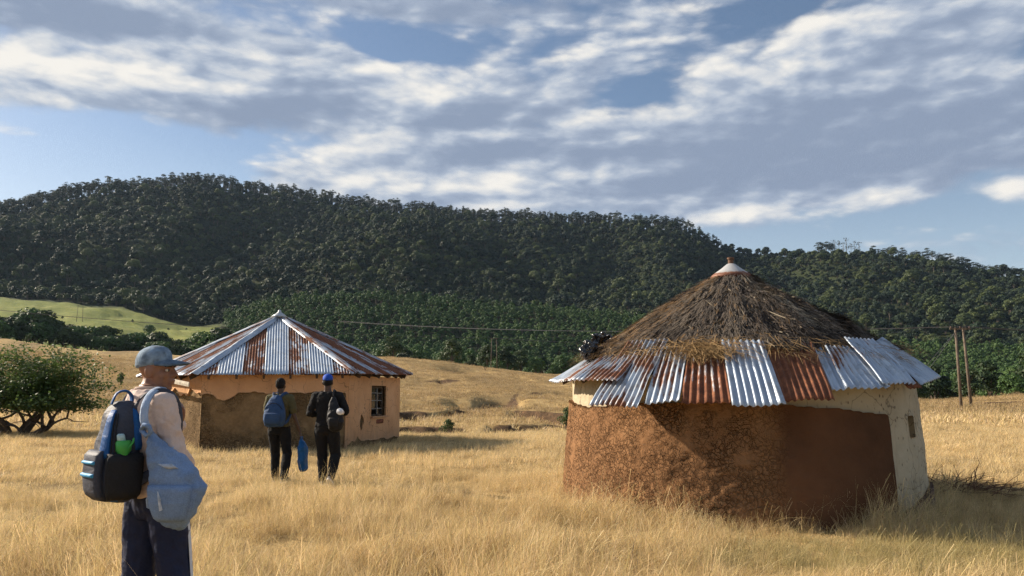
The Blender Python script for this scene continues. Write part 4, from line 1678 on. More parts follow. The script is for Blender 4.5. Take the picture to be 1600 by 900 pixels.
tn = np.stack([np.sin(ph) * .5, -np.cos(ph) * .5, .8 + 0 * ph], 1) * .012
V = np.stack([p0 - tv, p0 + tn, p0 + tv, p2 - tv * .6, p2 + tn, p2 + tv * .6], 1).reshape(-1, 3)
b = np.arange(NS) * 6
F = np.concatenate([np.stack([b, b + 1, b + 4, b + 3], 1), np.stack([b + 1, b + 2, b + 5, b + 4], 1)])
kk = rng.random((NS, 1))
tone = np.where(kk < .45, np.array([.05, .04, .034]), np.where(kk < .88, np.array([.12, .092, .07]), np.array([.28, .235, .17]))) * rng.uniform(.7, 1.2, (NS, 1))
o = link('straw_bundles', fast_mesh('straw_bundles', V, F, False, np.concatenate([tone, tone])), material('thatch_straw', m_thatch), rh)
o['kind'] = 'stuff'
# loose straw spilling over the tops of the sheets
NS = 1500
ph = np.concatenate([rng.normal(phi_at(1105, 2.12, 2.1), .10, 800), rng.uniform(-1.5, 1.4, 700)])
v = rng.uniform(.93, 1.10, NS)
p0 = th_pt(ph, v, rng.uniform(.02, .12, NS))
an = rng.uniform(-1.3, 1.3, NS)
ln = rng.uniform(.12, .42, NS)
p2 = p0 + np.stack([np.cos(ph) * np.sin(an) * ln + np.sin(ph) * np.cos(an) * ln * .7, np.sin(ph) * np.sin(an) * ln - np.cos(ph) * np.cos(an) * ln * .7, -np.cos(an) * ln * .5 + rng.uniform(-.02, .08, NS)], 1)
tv = np.stack([np.cos(ph), np.sin(ph), 0 * ph + .4], 1) * .0035
V = np.stack([p0 - tv, p0 + tv, p2 + tv * .5, p2 - tv * .5], 1).reshape(-1, 3)
tone = np.array([.34, .22, .10]) * rng.uniform(.35, 1.1, (NS, 1))
o = link('loose_straw', fast_mesh('loose_straw', V, np.arange(NS * 4).reshape(-1, 4), False, tone), material('thatch_straw', m_thatch), rh)
o['kind'] = 'stuff'

# iron cap and finial
def m_cap(nt):
    z = SEP(nt, COORD(nt, 'Object'))[2]
    f = MA(nt, 'ADD', z, MA(nt, 'MULTIPLY', MA(nt, 'SUBTRACT', NOISE(nt, COORD(nt, 'Object'), 7, 5, .7), .5), .12))
    c = RAMP(nt, SMOOTH(nt, f, 3.30, 3.37), [(0, (.16, .06, .03)), (.4, (.22, .09, .045)), (.6, (.36, .34, .32)), (1, (.42, .42, .42))])
    return {'Base Color': c, 'Roughness': .6, 'Metallic': .2}


m = MB()
m.rings([(3.25, 0, 0, .30, .30), (3.29, 0, 0, .315, .315), (3.32, 0, 0, .29, .29), (3.41, 0, 0, .16, .16), (3.49, 0, 0, .06, .06), (3.50, 0, 0, .03, .03)], 24)
cap = m.build('cap', material('cap_iron', m_cap), rh, True)
m = MB()
m.rings([(3.47, 0, 0, .042, .042), (3.56, 0, 0, .042, .042), (3.565, 0, 0, .055, .055), (3.59, 0, 0, .055, .055), (3.595, 0, 0, .03, .03)], 14)
m.build('finial', plain('rusted_can', (.12, .065, .04), .8, .4, 20, .3), cap, False)

# black plastic tucked on the roof edge
PLASTIC = plain('black_plastic', (.012, .012, .014), .22, .3, 6, .9, 0, .6)


def plastic(loc, s, label, seed):
    m = MB()
    r = np.random.default_rng(seed)
    for i in range(9):
        d = r.normal(0, 1, 3) * np.array(s) * .42
        m.ball(Vector(d), tuple(np.array(s) * r.uniform(.35, .62, 3)), Euler(tuple(r.uniform(0, 3, 3))).to_matrix(), 10, 7)
    o = m.fused('plastic_sheet', PLASTIC, None, .014, 0, .16, .055)
    o.location = loc
    return tag(o, label, 'plastic')


pb = HUT_C + Vector((2.28 * math.sin(-1.35), -2.28 * math.cos(-1.35), 2.12))
plastic(pb, (.17, .17, .15), 'crumpled black plastic bundle wedged at the left edge of the thatch', 5)
pb = HUT_C + Vector((1.98 * math.sin(-1.62), -1.98 * math.cos(-1.62), 2.36))
plastic(pb, (.15, .14, .05), 'thin flap of black plastic lying higher on the left thatch slope', 8)


# ------------------------------------------------------------------ poles, wires, lone plants
POLE = plain('creosote_pole', (.13, .10, .075), .9, .35, 3, .3)
WIRE = plain('wire', (.08, .08, .085), .6, .2, 5, 0, .4)


def pole_pair(loc, h, gap, lean, label, guy=False, arm=1.5, rz=0):
    e = empty('power_pole', loc, rz, label, 'pole')
    for i, dx in enumerate((-gap / 2, gap / 2)):
        m = MB()
        m.tube([(dx * 1.3, 0, -.6), (dx + lean, 0, h)], [.15, .11], 10)
        m.build('post', POLE, e, True)
    m = MB()
    m.box((lean, -.13, h - .12), (arm / 2, .05, .06))
    arm_o = m.build('crossarm', POLE, e)
    for dx in (-arm / 2 + .1, 0, arm / 2 - .1):
        m = MB()
        m.rings([(h - .06, dx + lean, -.13, .03, .03), (h - .02, dx + lean, -.13, .06, .06), (h + .08, dx + lean, -.13, .05, .05), (h + .14, dx + lean, -.13, .02, .02)], 8)
        m.build('insulator', plain('glazed_brown', (.12, .06, .04), .3, .2, 5), arm_o)
    if guy:
        for k, dy in enumerate((-.4, .4)):
            m = MB()
            m.tube([(lean - gap / 2, 0, h - .4), (-6.4 - k * .7, dy, .1)], .022, 5)
            m.build('guy_wire', WIRE, e)
    return e


def wire(name, pts, sag, r, label):
    r *= .8
    P = []
    for a, b in zip(pts[:-1], pts[1:]):
        for k in range(25):
            t = k / 24
            p = Vector(a).lerp(Vector(b), t)
            p.z -= sag * 4 * t * (1 - t)
            P.append(p)
    m = MB()
    m.tube(P, r, 5)
    return tag(m.build(name, WIRE), label, 'wire', None)


pp = Vector((43.6, 76.5, float(hz(43.6, 76.5))))
pole_pair(pp, 7.75, .75, -.12, 'tall double wooden power pole standing right of the thatched hut', True, 2.0)
p2 = polar(772, 262)
pole_pair(p2, 10.5, 1.6, 0, 'thin double power pole between the two huts on the slope crest', False, 2.4)
p3 = polar(122, 590)
pole_pair(p3, 11, 3.2, 0, 'faint double power pole far off on the green pasture', False, 4)
for k, dx in enumerate((-.9, 0, .9)):
    a = pp + Vector((dx - .12, -.13, 7.85))
    far = Vector((-28 + dx, 128, 13.2))
    nm = ('left', 'middle', 'right')[k]
    wire('power_line', [pp + Vector((70 + dx, 4, 8.2)), a, far], 1.0, .022, 'power line strung from the %s insulator of the tall pole' % nm)
    q = p2 + Vector((dx * 1.2, -.13, 10.6))
    wire('power_line', [q + Vector((150, 16, 4)), q, q + Vector((-230, -20, 16))], 3.5, .035, 'thin far power line from the %s of the crest pole' % nm)


def shrub(name, loc, s, label, seed, mat=LEAF_SHRUB):
    r = np.random.default_rng(seed)
    cl = []
    for i in range(9):
        a = r.uniform(0, 6.28)
        d = r.uniform(0, .33)
        z = r.uniform(.22, .8)
        q = r.uniform(.14, .24) * (1.1 - z * .5)
        cl.append(((d * math.cos(a) * (1.2 - z), d * math.sin(a) * (1.2 - z), z), (q, q, q)))
    cm = crown_mesh('crown', seed, cl, 900, .035)
    m = MB()
    for c, q in cl:
        m.tube([(0, 0, -.1), (c[0] * .5, c[1] * .5, c[2] * .5), c], [.02, .014, .005], 5)
    e = empty(name, loc, r.uniform(0, 6), label, 'shrub')
    e.scale = (s, s, s)
    link('stem', m.mesh('stem'), BARK, e)
    link('crown', cm, mat, e)
    return e


shrub('shrub', polar(703, 37.5), 1.0, 'small green bush at the gully between the two huts', 1)
shrub('shrub', polar(883, 46), 1.6, 'green bush beside the left edge of the thatched hut', 2)
shrub('shrub', polar(758, 215), 2.6, 'lone little bush just below the slope crest between the huts', 3)
shrub('shrub', polar(782, 103), 1.5, 'scrubby plant inside the eroded gully on the slope', 4)
shrub('shrub', polar(45, 292), 3.2, 'tiny bush far left on the dry field crest', 5)
shrub('shrub', polar(86, 292), 2.6, 'tiny second bush from the left on the dry field crest', 6)
shrub('shrub', polar(160, 285), 2.4, 'tiny bush on the dry crest nearest the capped person', 7)
shrub('shrub', polar(194, 120), 2.2, 'small bush just left of the denim cap on the far field', 8)


# spreading thorn tree on the left
def thorn_tree(loc, seed):
    r = np.random.default_rng(seed)
    e = empty('thorn_tree', loc, 0, 'spreading thorn tree with several stems at the left edge of the meadow', 'tree')
    m = MB()
    tips = []

    def grow(p, d, ln, rad, depth):
        pts, rr = [p], [rad]
        q = p
        n = 4
        for i in range(n):
            d = (d + Vector(r.normal(0, .16, 3)) + Vector((0, 0, .04 if depth < 2 else -.05))).normalized()
            q = q + d * (ln / n)
            pts.append(q)
            rr.append(rad * (1 - .5 * (i + 1) / n))
        m.tube(pts, rr, 7 if depth < 2 else 4)
        if depth >= 3:
            tips.append((q, d))
            tips.append((pts[2], d))
        if depth < 4:
            for k in range(3 if depth < 3 else 2):
                a = r.uniform(0, 6.28)
                sd = Vector((math.cos(a), math.sin(a), r.uniform(-.1, .55)))
                st = pts[int(r.integers(2, n + 1))] if k else q
                grow(st, (d * .75 + sd * .75).normalized(), ln * r.uniform(.6, .8), rad * .52, depth + 1)

    for a, tz, ln in ((.3, .95, 1.25), (1.7, 1.1, 1.2), (2.9, .6, 1.35), (3.6, .95, 1.2), (4.7, 1.0, 1.2), (5.6, .55, 1.3), (.0, .5, 1.35)):
        grow(Vector((.12 * math.cos(a), .12 * math.sin(a), -.1)), Vector((math.cos(a), math.sin(a), tz)).normalized(), ln, .09, 1)
    m.build('trunk', BARK, e, True)
    C, N = [], []
    for q, d in tips:
        if q.z < .8:
            continue
        k = 140
        o = r.normal(0, 1, (k, 3)) * np.array([.27, .27, .10])
        C.append(np.array(q) + o)
        N.append(np.tile([0, 0, 1.], (k, 1)))
    C, N = np.concatenate(C), np.concatenate(N)
    V, F = leaves(C, N, .040, r, .6)
    link('crown', fast_mesh('crown', V, F), material('thorn_leaves', lambda nt: {'Base Color': RAMP(nt, NOISE(nt, POS(nt), 1.5, 3), [(.3, (.05, .09, .022)), (.5, (.075, .125, .032)), (.72, (.13, .18, .045))]), 'Roughness': .6, 'trans': .35}), e)
    return e


tl = at(22, 672, 30.2)
tt = thorn_tree((tl.x, tl.y, float(hz(tl.x, tl.y)) - .1), 4)
tt.scale = (1.5, 1.4, 1.3)

# heap of cut thorn branches by the thatched hut
m = MB()
r = np.random.default_rng(9)
for i in range(170):
    x0 = r.normal(0, .55)
    b = Vector((x0, r.normal(0, .28), r.uniform(0, .12)))
    d = Vector((r.normal(.35, .8), r.normal(0, .5), r.uniform(.0, .7))).normalized()
    ln = r.uniform(.4, 1.1)
    pts = [b]
    for k in range(5):
        d = (d + Vector(r.normal(0, .22, 3)) + Vector((0, 0, -.10))).normalized()
        q = pts[-1] + d * ln / 5
        q.z = max(q.z, .02)
        pts.append(q)
    m.tube(pts, [.011 - .0015 * k for k in range(6)], 5)
bp = at(1492, 772, 11.9)
o = m.build('brush_heap', plain('dry_twigs', (.13, .065, .04), .9, .4, 6))
o.location = (bp.x + .05, bp.y, float(hz(bp.x, bp.y)) + .05)
o.scale = (.72, .7, .5)
tag(o, 'tangled heap of dry brown branches right of the thatched hut', 'brushwood')


# ------------------------------------------------------------------ people
def m_cloth(name, c, var=.15, weave=60, rough=.9, fold=7, bump=.45):
    def fn(nt):
        p = COORD(nt, 'Object')
        n = NOISE(nt, p, fold, 4, .6)
        wv = NOISE(nt, p, weave, 3, .6)
        col = RAMP(nt, MA(nt, 'ADD', MA(nt, 'MULTIPLY', n, .5), MA(nt, 'MULTIPLY', wv, .5)), [(.3, [x * (1 - var) for x in c]), (.7, [min(1, x * (1 + var)) for x in c])])
        h = MA(nt, 'ADD', MA(nt, 'MULTIPLY', NOISE(nt, SCALE(nt, VM(nt, 'ADD', p, CMB(nt, 0, 0, MA(nt, 'MULTIPLY', SEP(nt, p)[1], .7))), (1, 1, 1.9)), 6.5, 2, .45, .6), 1.), MA(nt, 'MULTIPLY', wv, .12))
        return {'Base Color': col, 'Roughness': rough, 'Specular IOR Level': .2, 'Normal': BUMP(nt, h, bump, .035)}
    return material(name, fn)


def m_skin(name, c):
    def fn(nt):
        n = NOISE(nt, COORD(nt, 'Object'), 22, 4, .6)
        return {'Base Color': RAMP(nt, n, [(.3, [x * .85 for x in c]), (.7, [x * 1.12 for x in c])]), 'Roughness': .48, 'Specular IOR Level': .45,
                'Subsurface Weight': .12, 'Subsurface Radius': (.02, .008, .004), 'Subsurface Scale': .5}
    return material(name, fn)


SKIN = m_skin('brown_skin', (.26, .125, .075))
SKIN_D = m_skin('dark_brown_skin', (.075, .04, .026))
HAIR = plain('black_hair', (.012, .010, .009), .9, .4, 90, .9)


def xf(m, M):
    m.v = [tuple(M @ Vector(v)) for v in m.v]
    return m


def head_shape(m, M):
    h = MB()
    h.ball((0, -.012, .025), (.074, .094, .09), None, 20, 12)
    h.ball((0, .028, -.035), (.060, .064, .085), None, 18, 11)
    h.ball((0, .042, -.080), (.043, .045, .034))
    h.ball((0, .076, -.096), (.023, .018, .017))
    h.tube([(0, .086, .016), (0, .104, -.012), (0, .116, -.027)], [.011, .013, .015], 8)
    h.ball((.012, .095, -.030), .010).ball((-.012, .095, -.030), .010)
    h.ball((0, .093, -.054), (.025, .015, .0085)).ball((0, .090, -.069), (.023, .014, .0095))
    h.ball((0, .074, .020), (.052, .018, .012))
    for s in (-1, 1):
        h.ball((s * .036, .058, -.024), .027)
        h.ball((s * .074, -.004, -.012), (.011, .024, .036), Euler((.2, 0, s * .35)).to_matrix())
    xf(h, M)
    m.add(h.v, h.f)


def hand_shape(m, W, d, nrm, thumb, curl=.35, s=1.0):
    """wrist W, finger direction d, back-of-hand normal nrm, thumb side vector"""
    W, d, nrm, thumb = Vector(W), Vector(d).normalized(), Vector(nrm).normalized(), Vector(thumb).normalized()
    pc = W + d * .045 * s
    rot = Matrix((thumb, d, nrm)).transposed()
    m.ball(pc, (.040 * s, .052 * s, .017 * s), rot)
    m.tube([W - d * .03, W + d * .02], [.024 * s, .026 * s], 8)
    for k, (o, ln) in enumerate(((.028, .072), (.010, .080), (-.009, .075), (-.027, .060))):
        p = W + d * .082 * s + thumb * o * s
        pts = [p - d * .02]
        a = 0
        q = p
        pts.append(q)
        for j, f in enumerate((.45, .32, .23)):
            a += curl * (.7 + .25 * j) * (1 + .06 * k)
            q = q + (d * math.cos(a) - nrm * math.sin(a)) * ln * f * s
            pts.append(q)
        m.tube(pts, [.0095 * s, .0095 * s, .009 * s, .008 * s, .0065 * s], 7)
    b = W + d * .025 * s + thumb * .03 * s
    m.tube([b - thumb * .01, b + (thumb * .6 + d * .6) * .035 * s, b + (thumb * .55 + d) * .05 * s - nrm * .01, b + (thumb * .4 + d * 1.25) * .055 * s - nrm * .02], [.014 * s, .0115 * s, .0105 * s, .008 * s], 8)


def limb(m, pts, rad, n=12):
    """a tapering limb through joints, with extra rings so that it swells between them"""
    P, Q = [], []
    for i in range(len(pts) - 1):
        a, b = Vector(pts[i]), Vector(pts[i + 1])
        for k in range(5):
            t = k / 5
            P.append(a.lerp(b, t))
            Q.append(rad[i] + (rad[i + 1] - rad[i]) * t + .06 * rad[i] * math.sin(math.pi * min(1, t * 1.5)))
    P.append(Vector(pts[-1]))
    Q.append(rad[-1])
    m.tube(P, Q, n)
    for p, r in zip(pts, rad):
        m.ball(p, r * .99, None, 12, 8)


TORSO = [(.80, .10, .085), (.86, .158, .112), (.93, .168, .118), (1.00, .158, .108), (1.08, .148, .102), (1.20, .158, .112), (1.32, .178, .118), (1.39, .182, .108), (1.44, .150, .088), (1.475, .09, .066), (1.50, .06, .058)]


LIFT = [0.]


def torso(m, lo, hi, grow, off):
    """off(z) -> (x, y) shift of the trunk at that height"""
    rs = []
    for z, a, b in TORSO:
        if lo <= z <= hi:
            zz = z + LIFT[0] * max(0, z - 1.0) / .4
            rs.append((zz, off(z)[0], off(z)[1], a + grow, b + grow))
    m.rings(rs, 24, 2.3)


def figure(name, loc, yaw, label, J, skin, top, bottom, shoe, sleeve, voxel=.007, off=None, head=None, hat=None, hair=False, hands=None, scale=1., grow=.014, leg_r=(.088, .064, .05)):
    e = empty(name, loc, -yaw, label, 'person')
    e.scale = (scale,) * 3
    off = off or (lambda z: (0, 0))
    Mh = Matrix.Translation(head[0]) @ Euler((head[2], head[3] if len(head) > 3 else 0, -head[1])).to_matrix().to_4x4() @ Matrix.Scale(head[4] if len(head) > 4 else 1, 4)
    # body: one skin from crown to foot
    b = MB()
    head_shape(b, Mh)
    nb = Vector((*off(1.47), 1.45))
    b.tube([nb + Vector((0, 0, -.06)), nb + Vector((0, 0, .03)), Mh @ Vector((0, -.022, -.06)), Mh @ Vector((0, -.02, 0))], [.075, .06, .054, .052], 14)
    torso(b, .8, 1.5, -.012, off)
    for s in 'lr':
        limb(b, [J['sh' + s], J['el' + s], J['wr' + s]], [.046, .036, .026])
        limb(b, [J['hi' + s], J['kn' + s], J['an' + s]], [.075, .052, .04])
        limb(b, [J['an' + s], J['to' + s]], [.036, .03])
        hd = hands[s]
        hand_shape(b, J['wr' + s], *hd)
    body = b.fused('body', skin, e, voxel, 2)
    # top
    t = MB()
    torso(t, .90, 1.49, grow, off)
    for s in 'lr':
        sh, el, wr = (Vector(J[k + s]) for k in ('sh', 'el', 'wr'))
        c = Vector((*off(1.40), 1.40 + LIFT[0]))
        if sleeve == 'long':
            limb(t, [c.lerp(sh, .6), sh, el, wr.lerp(el, .06)], [.076, .066 + grow * .3, .052 + grow * .4, .040 + grow * .3])
        else:
            limb(t, [c.lerp(sh, .6), sh, sh.lerp(el, .72)], [.075, .068, .066])
    t.fused('shirt', top, e, voxel * 1.15, 4, .030, .075)
    # trousers
    t = MB()
    torso(t, .80, 1.02, grow * .35, off)
    for s in 'lr':
        limb(t, [J['hi' + s], J['kn' + s], Vector(J['an' + s]) + Vector((0, 0, .02))], [leg_r[0] + .012, leg_r[1] + .012, leg_r[2] + .012], 16)
    t.fused('trousers', bottom, e, voxel * 1.15, 4, .02, .09)
    for s in 'lr':
        a, to = Vector(J['an' + s]), Vector(J['to' + s])
        m = MB()
        d = (to - a)
        d.z = 0
        d.normalize()
        sd = Vector((d.y, -d.x, 0))
        foot = Matrix((sd, d, Vector((0, 0, 1)))).transposed()
        pit = J.get('pitch' + s, 0)
        rot = foot @ Euler((pit, 0, 0)).to_matrix()
        c = a + rot @ Vector((0, .06, -.035))
        m.ball(c, (.046, .14, .042), rot)
        m.ball(c + rot @ Vector((0, -.06, .03)), (.042, .06, .055), rot)
        o = m.fused('shoe', shoe, e, voxel * 1.2, 3)
        ms = MB()
        ms.rings([(-.018, 0, 0, .046, .135), (0, 0, 0, .048, .138), (.008, 0, 0, .047, .137)], 20, 2.6)
        xf(ms, Matrix.Translation(c + rot @ Vector((0, 0, -.033))) @ rot.to_4x4())
        ms.build('sole', plain('white_rubber', (.62, .6, .56), .7, .2, 20), o)
    if hair:
        h = MB()
        h.ball((0, -.018, .034), (.080, .098, .092), None, 20, 12)
        h.ball((0, -.04, .0), (.074, .075, .075), None, 18, 10)
        xf(h, Mh)
        h.fused('hair', HAIR, e, voxel, 1, .012, .012)
    if hat:
        h = MB()
        Mc = Mh @ Euler((R(hat[2] if len(hat) > 2 else 2), 0, 0)).to_matrix().to_4x4()
        h.rings([(.024, 0, -.016, .076, .098), (.040, 0, -.016, .080, .1015), (.070, 0, -.013, .080, .099), (.094, 0, -.010, .073, .090), (.113, 0, -.010, .060, .075), (.126, 0, -.010, .040, .052), (.133, 0, -.012, .017, .024)], 28)
        h.ball((0, -.012, .134), (.008, .008, .005))
        xf(h, Mc)
        cap_ = h.build('cap', hat[0], e, True)
        h = MB()
        V, F = [], []
        for i in range(15):
            a = R(-66 + 132 * i / 14)
            for k in range(6):
                t_ = k / 5
                q = .092 * math.cos(a * 1.15) ** .7 if abs(a) < R(66) else .0
                x = math.sin(a) * .082 * (1 + .03 * t_)
                y = -.012 + math.cos(a) * .104 + t_ * q * 1.05
                V.append((x, y, .043 - .34 * t_ * q - .16 * x * x / .08 * (.5 + t_)))
        n0 = len(V)
        V += [(x, y, z - .007) for x, y, z in V]
        for i in range(14):
            for k in range(5):
                a = i * 6 + k
                F.append((a, a + 6, a + 7, a + 1))
                F.append((n0 + a, n0 + a + 1, n0 + a + 7, n0 + a + 6))
            F.append((i * 6 + 5, i * 6 + 11, n0 + i * 6 + 11, n0 + i * 6 + 5))
        h.add(V, F)
        xf(h, Mc)
        h.build('brim', hat[1], cap_, True)
    return e, Mh, body


def eyes(Mh, e):
    for s in (-1, 1):
        m = MB()
        m.ball((s * .030, .0765, .002), (.014, .010, .0085))
        xf(m, Mh)
        o = m.build('eye', plain('eye_white', (.55, .5, .45), .3, .1, 5), e, True)
        m = MB()
        m.ball((s * .030, .0835, .002), (.0062, .005, .0068))
        xf(m, Mh)
        m.build('iris', plain('dark_iris', (.01, .007, .005), .2, .1, 5), o, True)
        m = MB()
        m.tube([(s * .012, .090, .020), (s * .030, .0885, .025), (s * .050, .074, .021)], [.003, .004, .002], 6)
        xf(m, Mh)
        m.build('eyebrow', HAIR, e)


def sp(pts, k=5):
    """smooth path through the points"""
    P = [Vector(p) for p in pts]
    out = []
    for i in range(len(P) - 1):
        a, b, c, d = P[max(i - 1, 0)], P[i], P[i + 1], P[min(i + 2, len(P) - 1)]
        for j in range(k):
            t = j / k
            out.append(.5 * ((2 * b) + (c - a) * t + (2 * a - 5 * b + 4 * c - d) * t * t + (3 * b - a - 3 * c + d) * t ** 3))
    return out + [P[-1]]


def shell_point(rs, th, z, off, pw=3.0):
    """point on a loft of superellipse rings at angle th, height z"""
    zs = [r[0] for r in rs]
    cx, cy, a, b = (float(np.interp(z, zs, [r[k] for r in rs])) for k in (1, 2, 3, 4))
    c, s = math.cos(th), math.sin(th)
    x = math.copysign(abs(c) ** (2 / pw), c)
    y = math.copysign(abs(s) ** (2 / pw), s)
    return Vector((cx + x * (a + off), cy + y * (b + off), z))


def patch(rs, th0, th1, z0, z1, off, n=10, k=10, pw=3.0):
    """raised panel sewn on a bag; th0/th1 may be (low, high) pairs"""
    th0 = th0 if hasattr(th0, '__len__') else (th0, th0)
    th1 = th1 if hasattr(th1, '__len__') else (th1, th1)
    V, F = [], []
    for o in (off, -.01):
        for i in range(k + 1):
            t = i / k
            z = z0 + (z1 - z0) * t
            for j in range(n + 1):
                s = j / n
                th = (th0[0] + (th0[1] - th0[0]) * t) * (1 - s) + (th1[0] + (th1[1] - th1[0]) * t) * s
                V.append(shell_point(rs, th, z, o if (0 < i < k and 0 < j < n) or o < 0 else off * .55, pw))
    N = (n + 1) * (k + 1)
    for i in range(k):
        for j in range(n):
            a = i * (n + 1) + j
            F.append((a, a + 1, a + n + 2, a + n + 1))
    ring = [j for j in range(n + 1)] + [i * (n + 1) + n for i in range(1, k + 1)] + [k * (n + 1) + j for j in range(n - 1, -1, -1)] + [i * (n + 1) for i in range(k - 1, 0, -1)]
    for p, q in zip(ring, ring[1:] + ring[:1]):
        F.append((q, p, p + N, q + N))
    return MB().add(V, F)


def child_of(name, e, label, cat):
    """an Empty standing where e stands, for a thing carried by e"""
    o = empty(name, e.location, e.rotation_euler.z, label, cat)
    o.scale = e.scale
    return o


# ---- the one in front, looking right, loaded with two bags
gz = float(hz(-2.06, 4.68))
LIFT[0] = .05
off1 = lambda z: (0, -.075 * max(0, (z - .9) / .55))
J1 = {'shr': (.185, -.07, 1.455), 'elr': (.215, .0, 1.17), 'wrr': (.03, .17, 1.09), 'shl': (-.185, -.06, 1.455), 'ell': (-.23, .07, 1.20), 'wrl': (-.075, .155, 1.33),
      'hir': (.095, .02, .90), 'knr': (.125, .08, .48), 'anr': (.14, .03, .09), 'tor': (.17, .18, .04),
      'hil': (-.095, -.02, .90), 'knl': (-.12, -.02, .48), 'anl': (-.13, -.08, .09), 'tol': (-.15, .08, .04)}
NAVY = m_cloth('navy_track_cloth', (.013, .019, .05), .25, 60, .6)
PINK = m_cloth('dusty_pink_jersey', (.60, .475, .415), .1, 120)
DENIM_CAP = plain('faded_denim', (.17, .235, .31), .85, .45, 26, .4)
p1, Mh1, _ = figure('person', (-2.06, 4.68, gz), R(42), 'person in denim cap and pink jersey looking right, loaded with two bags', J1, SKIN, PINK, NAVY,
                    plain('dark_shoe', (.03, .03, .035), .7, .3, 20), 'long', .0065, off1, (Vector((0, -.035, 1.650)), R(55), R(-4), R(3), 1.06), (DENIM_CAP, plain('denim_brim', (.10, .14, .19), .85, .4, 30, .3), 12),
                    False, {'r': ((-1, .15, .15), (0, 1, .1), (0, .1, 1), .5), 'l': ((.30, .05, 1), (.1, 1, 0), (-1, .2, .3), .55)}, 1.0, .016, (.098, .080, .066))
eyes(Mh1, p1)
m = MB()
kn, hi_, an = Vector(J1['knr']), Vector(J1['hir']), Vector(J1['anr'])
o_ = Vector((.70, .71, 0))
pts = [hi_ + o_ * .112, kn.lerp(hi_, .5) + o_ * .106, kn + o_ * .094, an.lerp(kn, .4) + o_ * .087, an + o_ * .078]
m.tube(pts, .02, 8, (1, .25), o_)
m.build('side_stripe', m_cloth('white_stripe', (.6, .62, .66), .1), p1)
m = MB()
col_ = Vector((*off1(1.47), 1.535))
m.tube([col_ + Vector((.072 * math.cos(a), .066 * math.sin(a), .005)) for a in np.linspace(0, 2 * math.pi, 22)], .010, 7)
m.build('collar', m_cloth('jersey_rib', (.46, .35, .29), .1, 150), p1, True)

# rucksack
GREYBAG = m_cloth('charcoal_nylon', (.050, .055, .075), .25, 90, .6)
BLUEBAG = m_cloth('bright_blue_nylon', (.012, .085, .27), .25, 90, .55)
CYAN = m_cloth('light_blue_nylon', (.04, .26, .48), .2, 90, .55)
BLACK = m_cloth('black_webbing', (.018, .018, .02), .3, 90, .7)
bp1 = child_of('rucksack', p1, 'bulky charcoal and blue rucksack worn by the person in the denim cap', 'backpack')
RS = [(.915, 0, -.225, .075, .05), (.93, 0, -.228, .110, .08), (.975, 0, -.235, .130, .096), (1.06, 0, -.238, .138, .104), (1.18, 0, -.235, .138, .102), (1.29, 0, -.232, .130, .092), (1.38, 0, -.225, .114, .078), (1.44, 0, -.218, .086, .058), (1.47, 0, -.21, .05, .035)]
m = MB()
m.rings(RS, 40, 3.0)
m.fused('pack_body', GREYBAG, bp1, .012, 4, .02, .09)
patch(RS, (R(16), R(10)), (R(66), R(74)), 1.20, 1.43, .014).build('side_panel', BLUEBAG, bp1, True)
patch(RS, (R(-40), R(-30)), (R(-12), R(-8)), .925, 1.08, .012).build('lower_panel', BLUEBAG, bp1, True)
patch(RS, (R(-84), R(-80)), (R(-46), R(-52)), 1.16, 1.42, .013).build('upper_panel', BLUEBAG, bp1, True)
fp = patch(RS, R(-135), R(-62), .93, 1.20, .04).build('front_pocket', GREYBAG, bp1, True)
for z0, z1 in ((1.05, 1.085), (1.12, 1.15)):
    patch(RS, R(-118), R(-72), z0, z1, .05, 10, 3).build('pocket_piping', CYAN, fp, True)
pk = patch(RS, R(-46), R(34), .935, 1.185, .042).build('side_pocket', BLACK, bp1, True)
for k in range(3):
    pts = [shell_point(RS, R(-60 + 12 * k + 2 * j), 1.40 - .05 * j, .006) for j in range(8)]
    MB().tube(pts, .004, 6).build('seam', BLACK, bp1)
m = MB()
m.tube(sp([(.02, -.175, 1.45), (.024, -.185, 1.50), (.02, -.215, 1.525), (.012, -.26, 1.51), (.0, -.28, 1.45)]), .024, 10, (1, .28), (0, 1, .2))
m.build('handle', BLUEBAG, bp1, True)
for s in (-1, 1):
    sh = Vector((s * .145, -.07, 1.512))
    pts = [Vector((s * .09, -.185, 1.40)), Vector((s * .12, -.135, 1.485)), sh, Vector((s * .142, -.005, 1.485)), Vector((s * .125, .040, 1.41)), Vector((s * .125, .045, 1.27)), Vector((s * .155, -.01, 1.13)), Vector((s * .15, -.17, 1.03))]
    MB().tube(sp(pts), .030, 8, (1, .3), (s, 0, .4)).build('shoulder_strap', GREYBAG, bp1, True)

# green bottle in the side pocket
bt = child_of('water_bottle', p1, 'green flip top bottle stuck in the rucksack side pocket', 'bottle')
m = MB()
cxy = (.136, -.255)
m.rings([(1.09, *cxy, .026, .026), (1.10, *cxy, .030, .030), (1.19, *cxy, .032, .032), (1.20, *cxy, .040, .040), (1.245, *cxy, .043, .043), (1.255, *cxy, .034, .034)], 18)
m.build('flask', plain('green_plastic', (.05, .30, .06), .35, .2, 9), bt, True)
m = MB()
m.rings([(1.25, cxy[0], cxy[1] - .012, .022, .022), (1.283, cxy[0], cxy[1] - .018, .021, .021), (1.292, cxy[0], cxy[1] - .018, .014, .014)], 16)
m.build('lid', plain('pale_plastic', (.35, .50, .52), .4, .2, 9), bt, True)
m = MB()
m.tube([(cxy[0] + .040, cxy[1] + .01, 1.215), (cxy[0] + .046, cxy[1] + .03, 1.245), (cxy[0] + .03, cxy[1] + .04, 1.265)], .006, 6)
m.build('clip', plain('green_plastic', (.05, .30, .06), .35, .2, 9), bt)

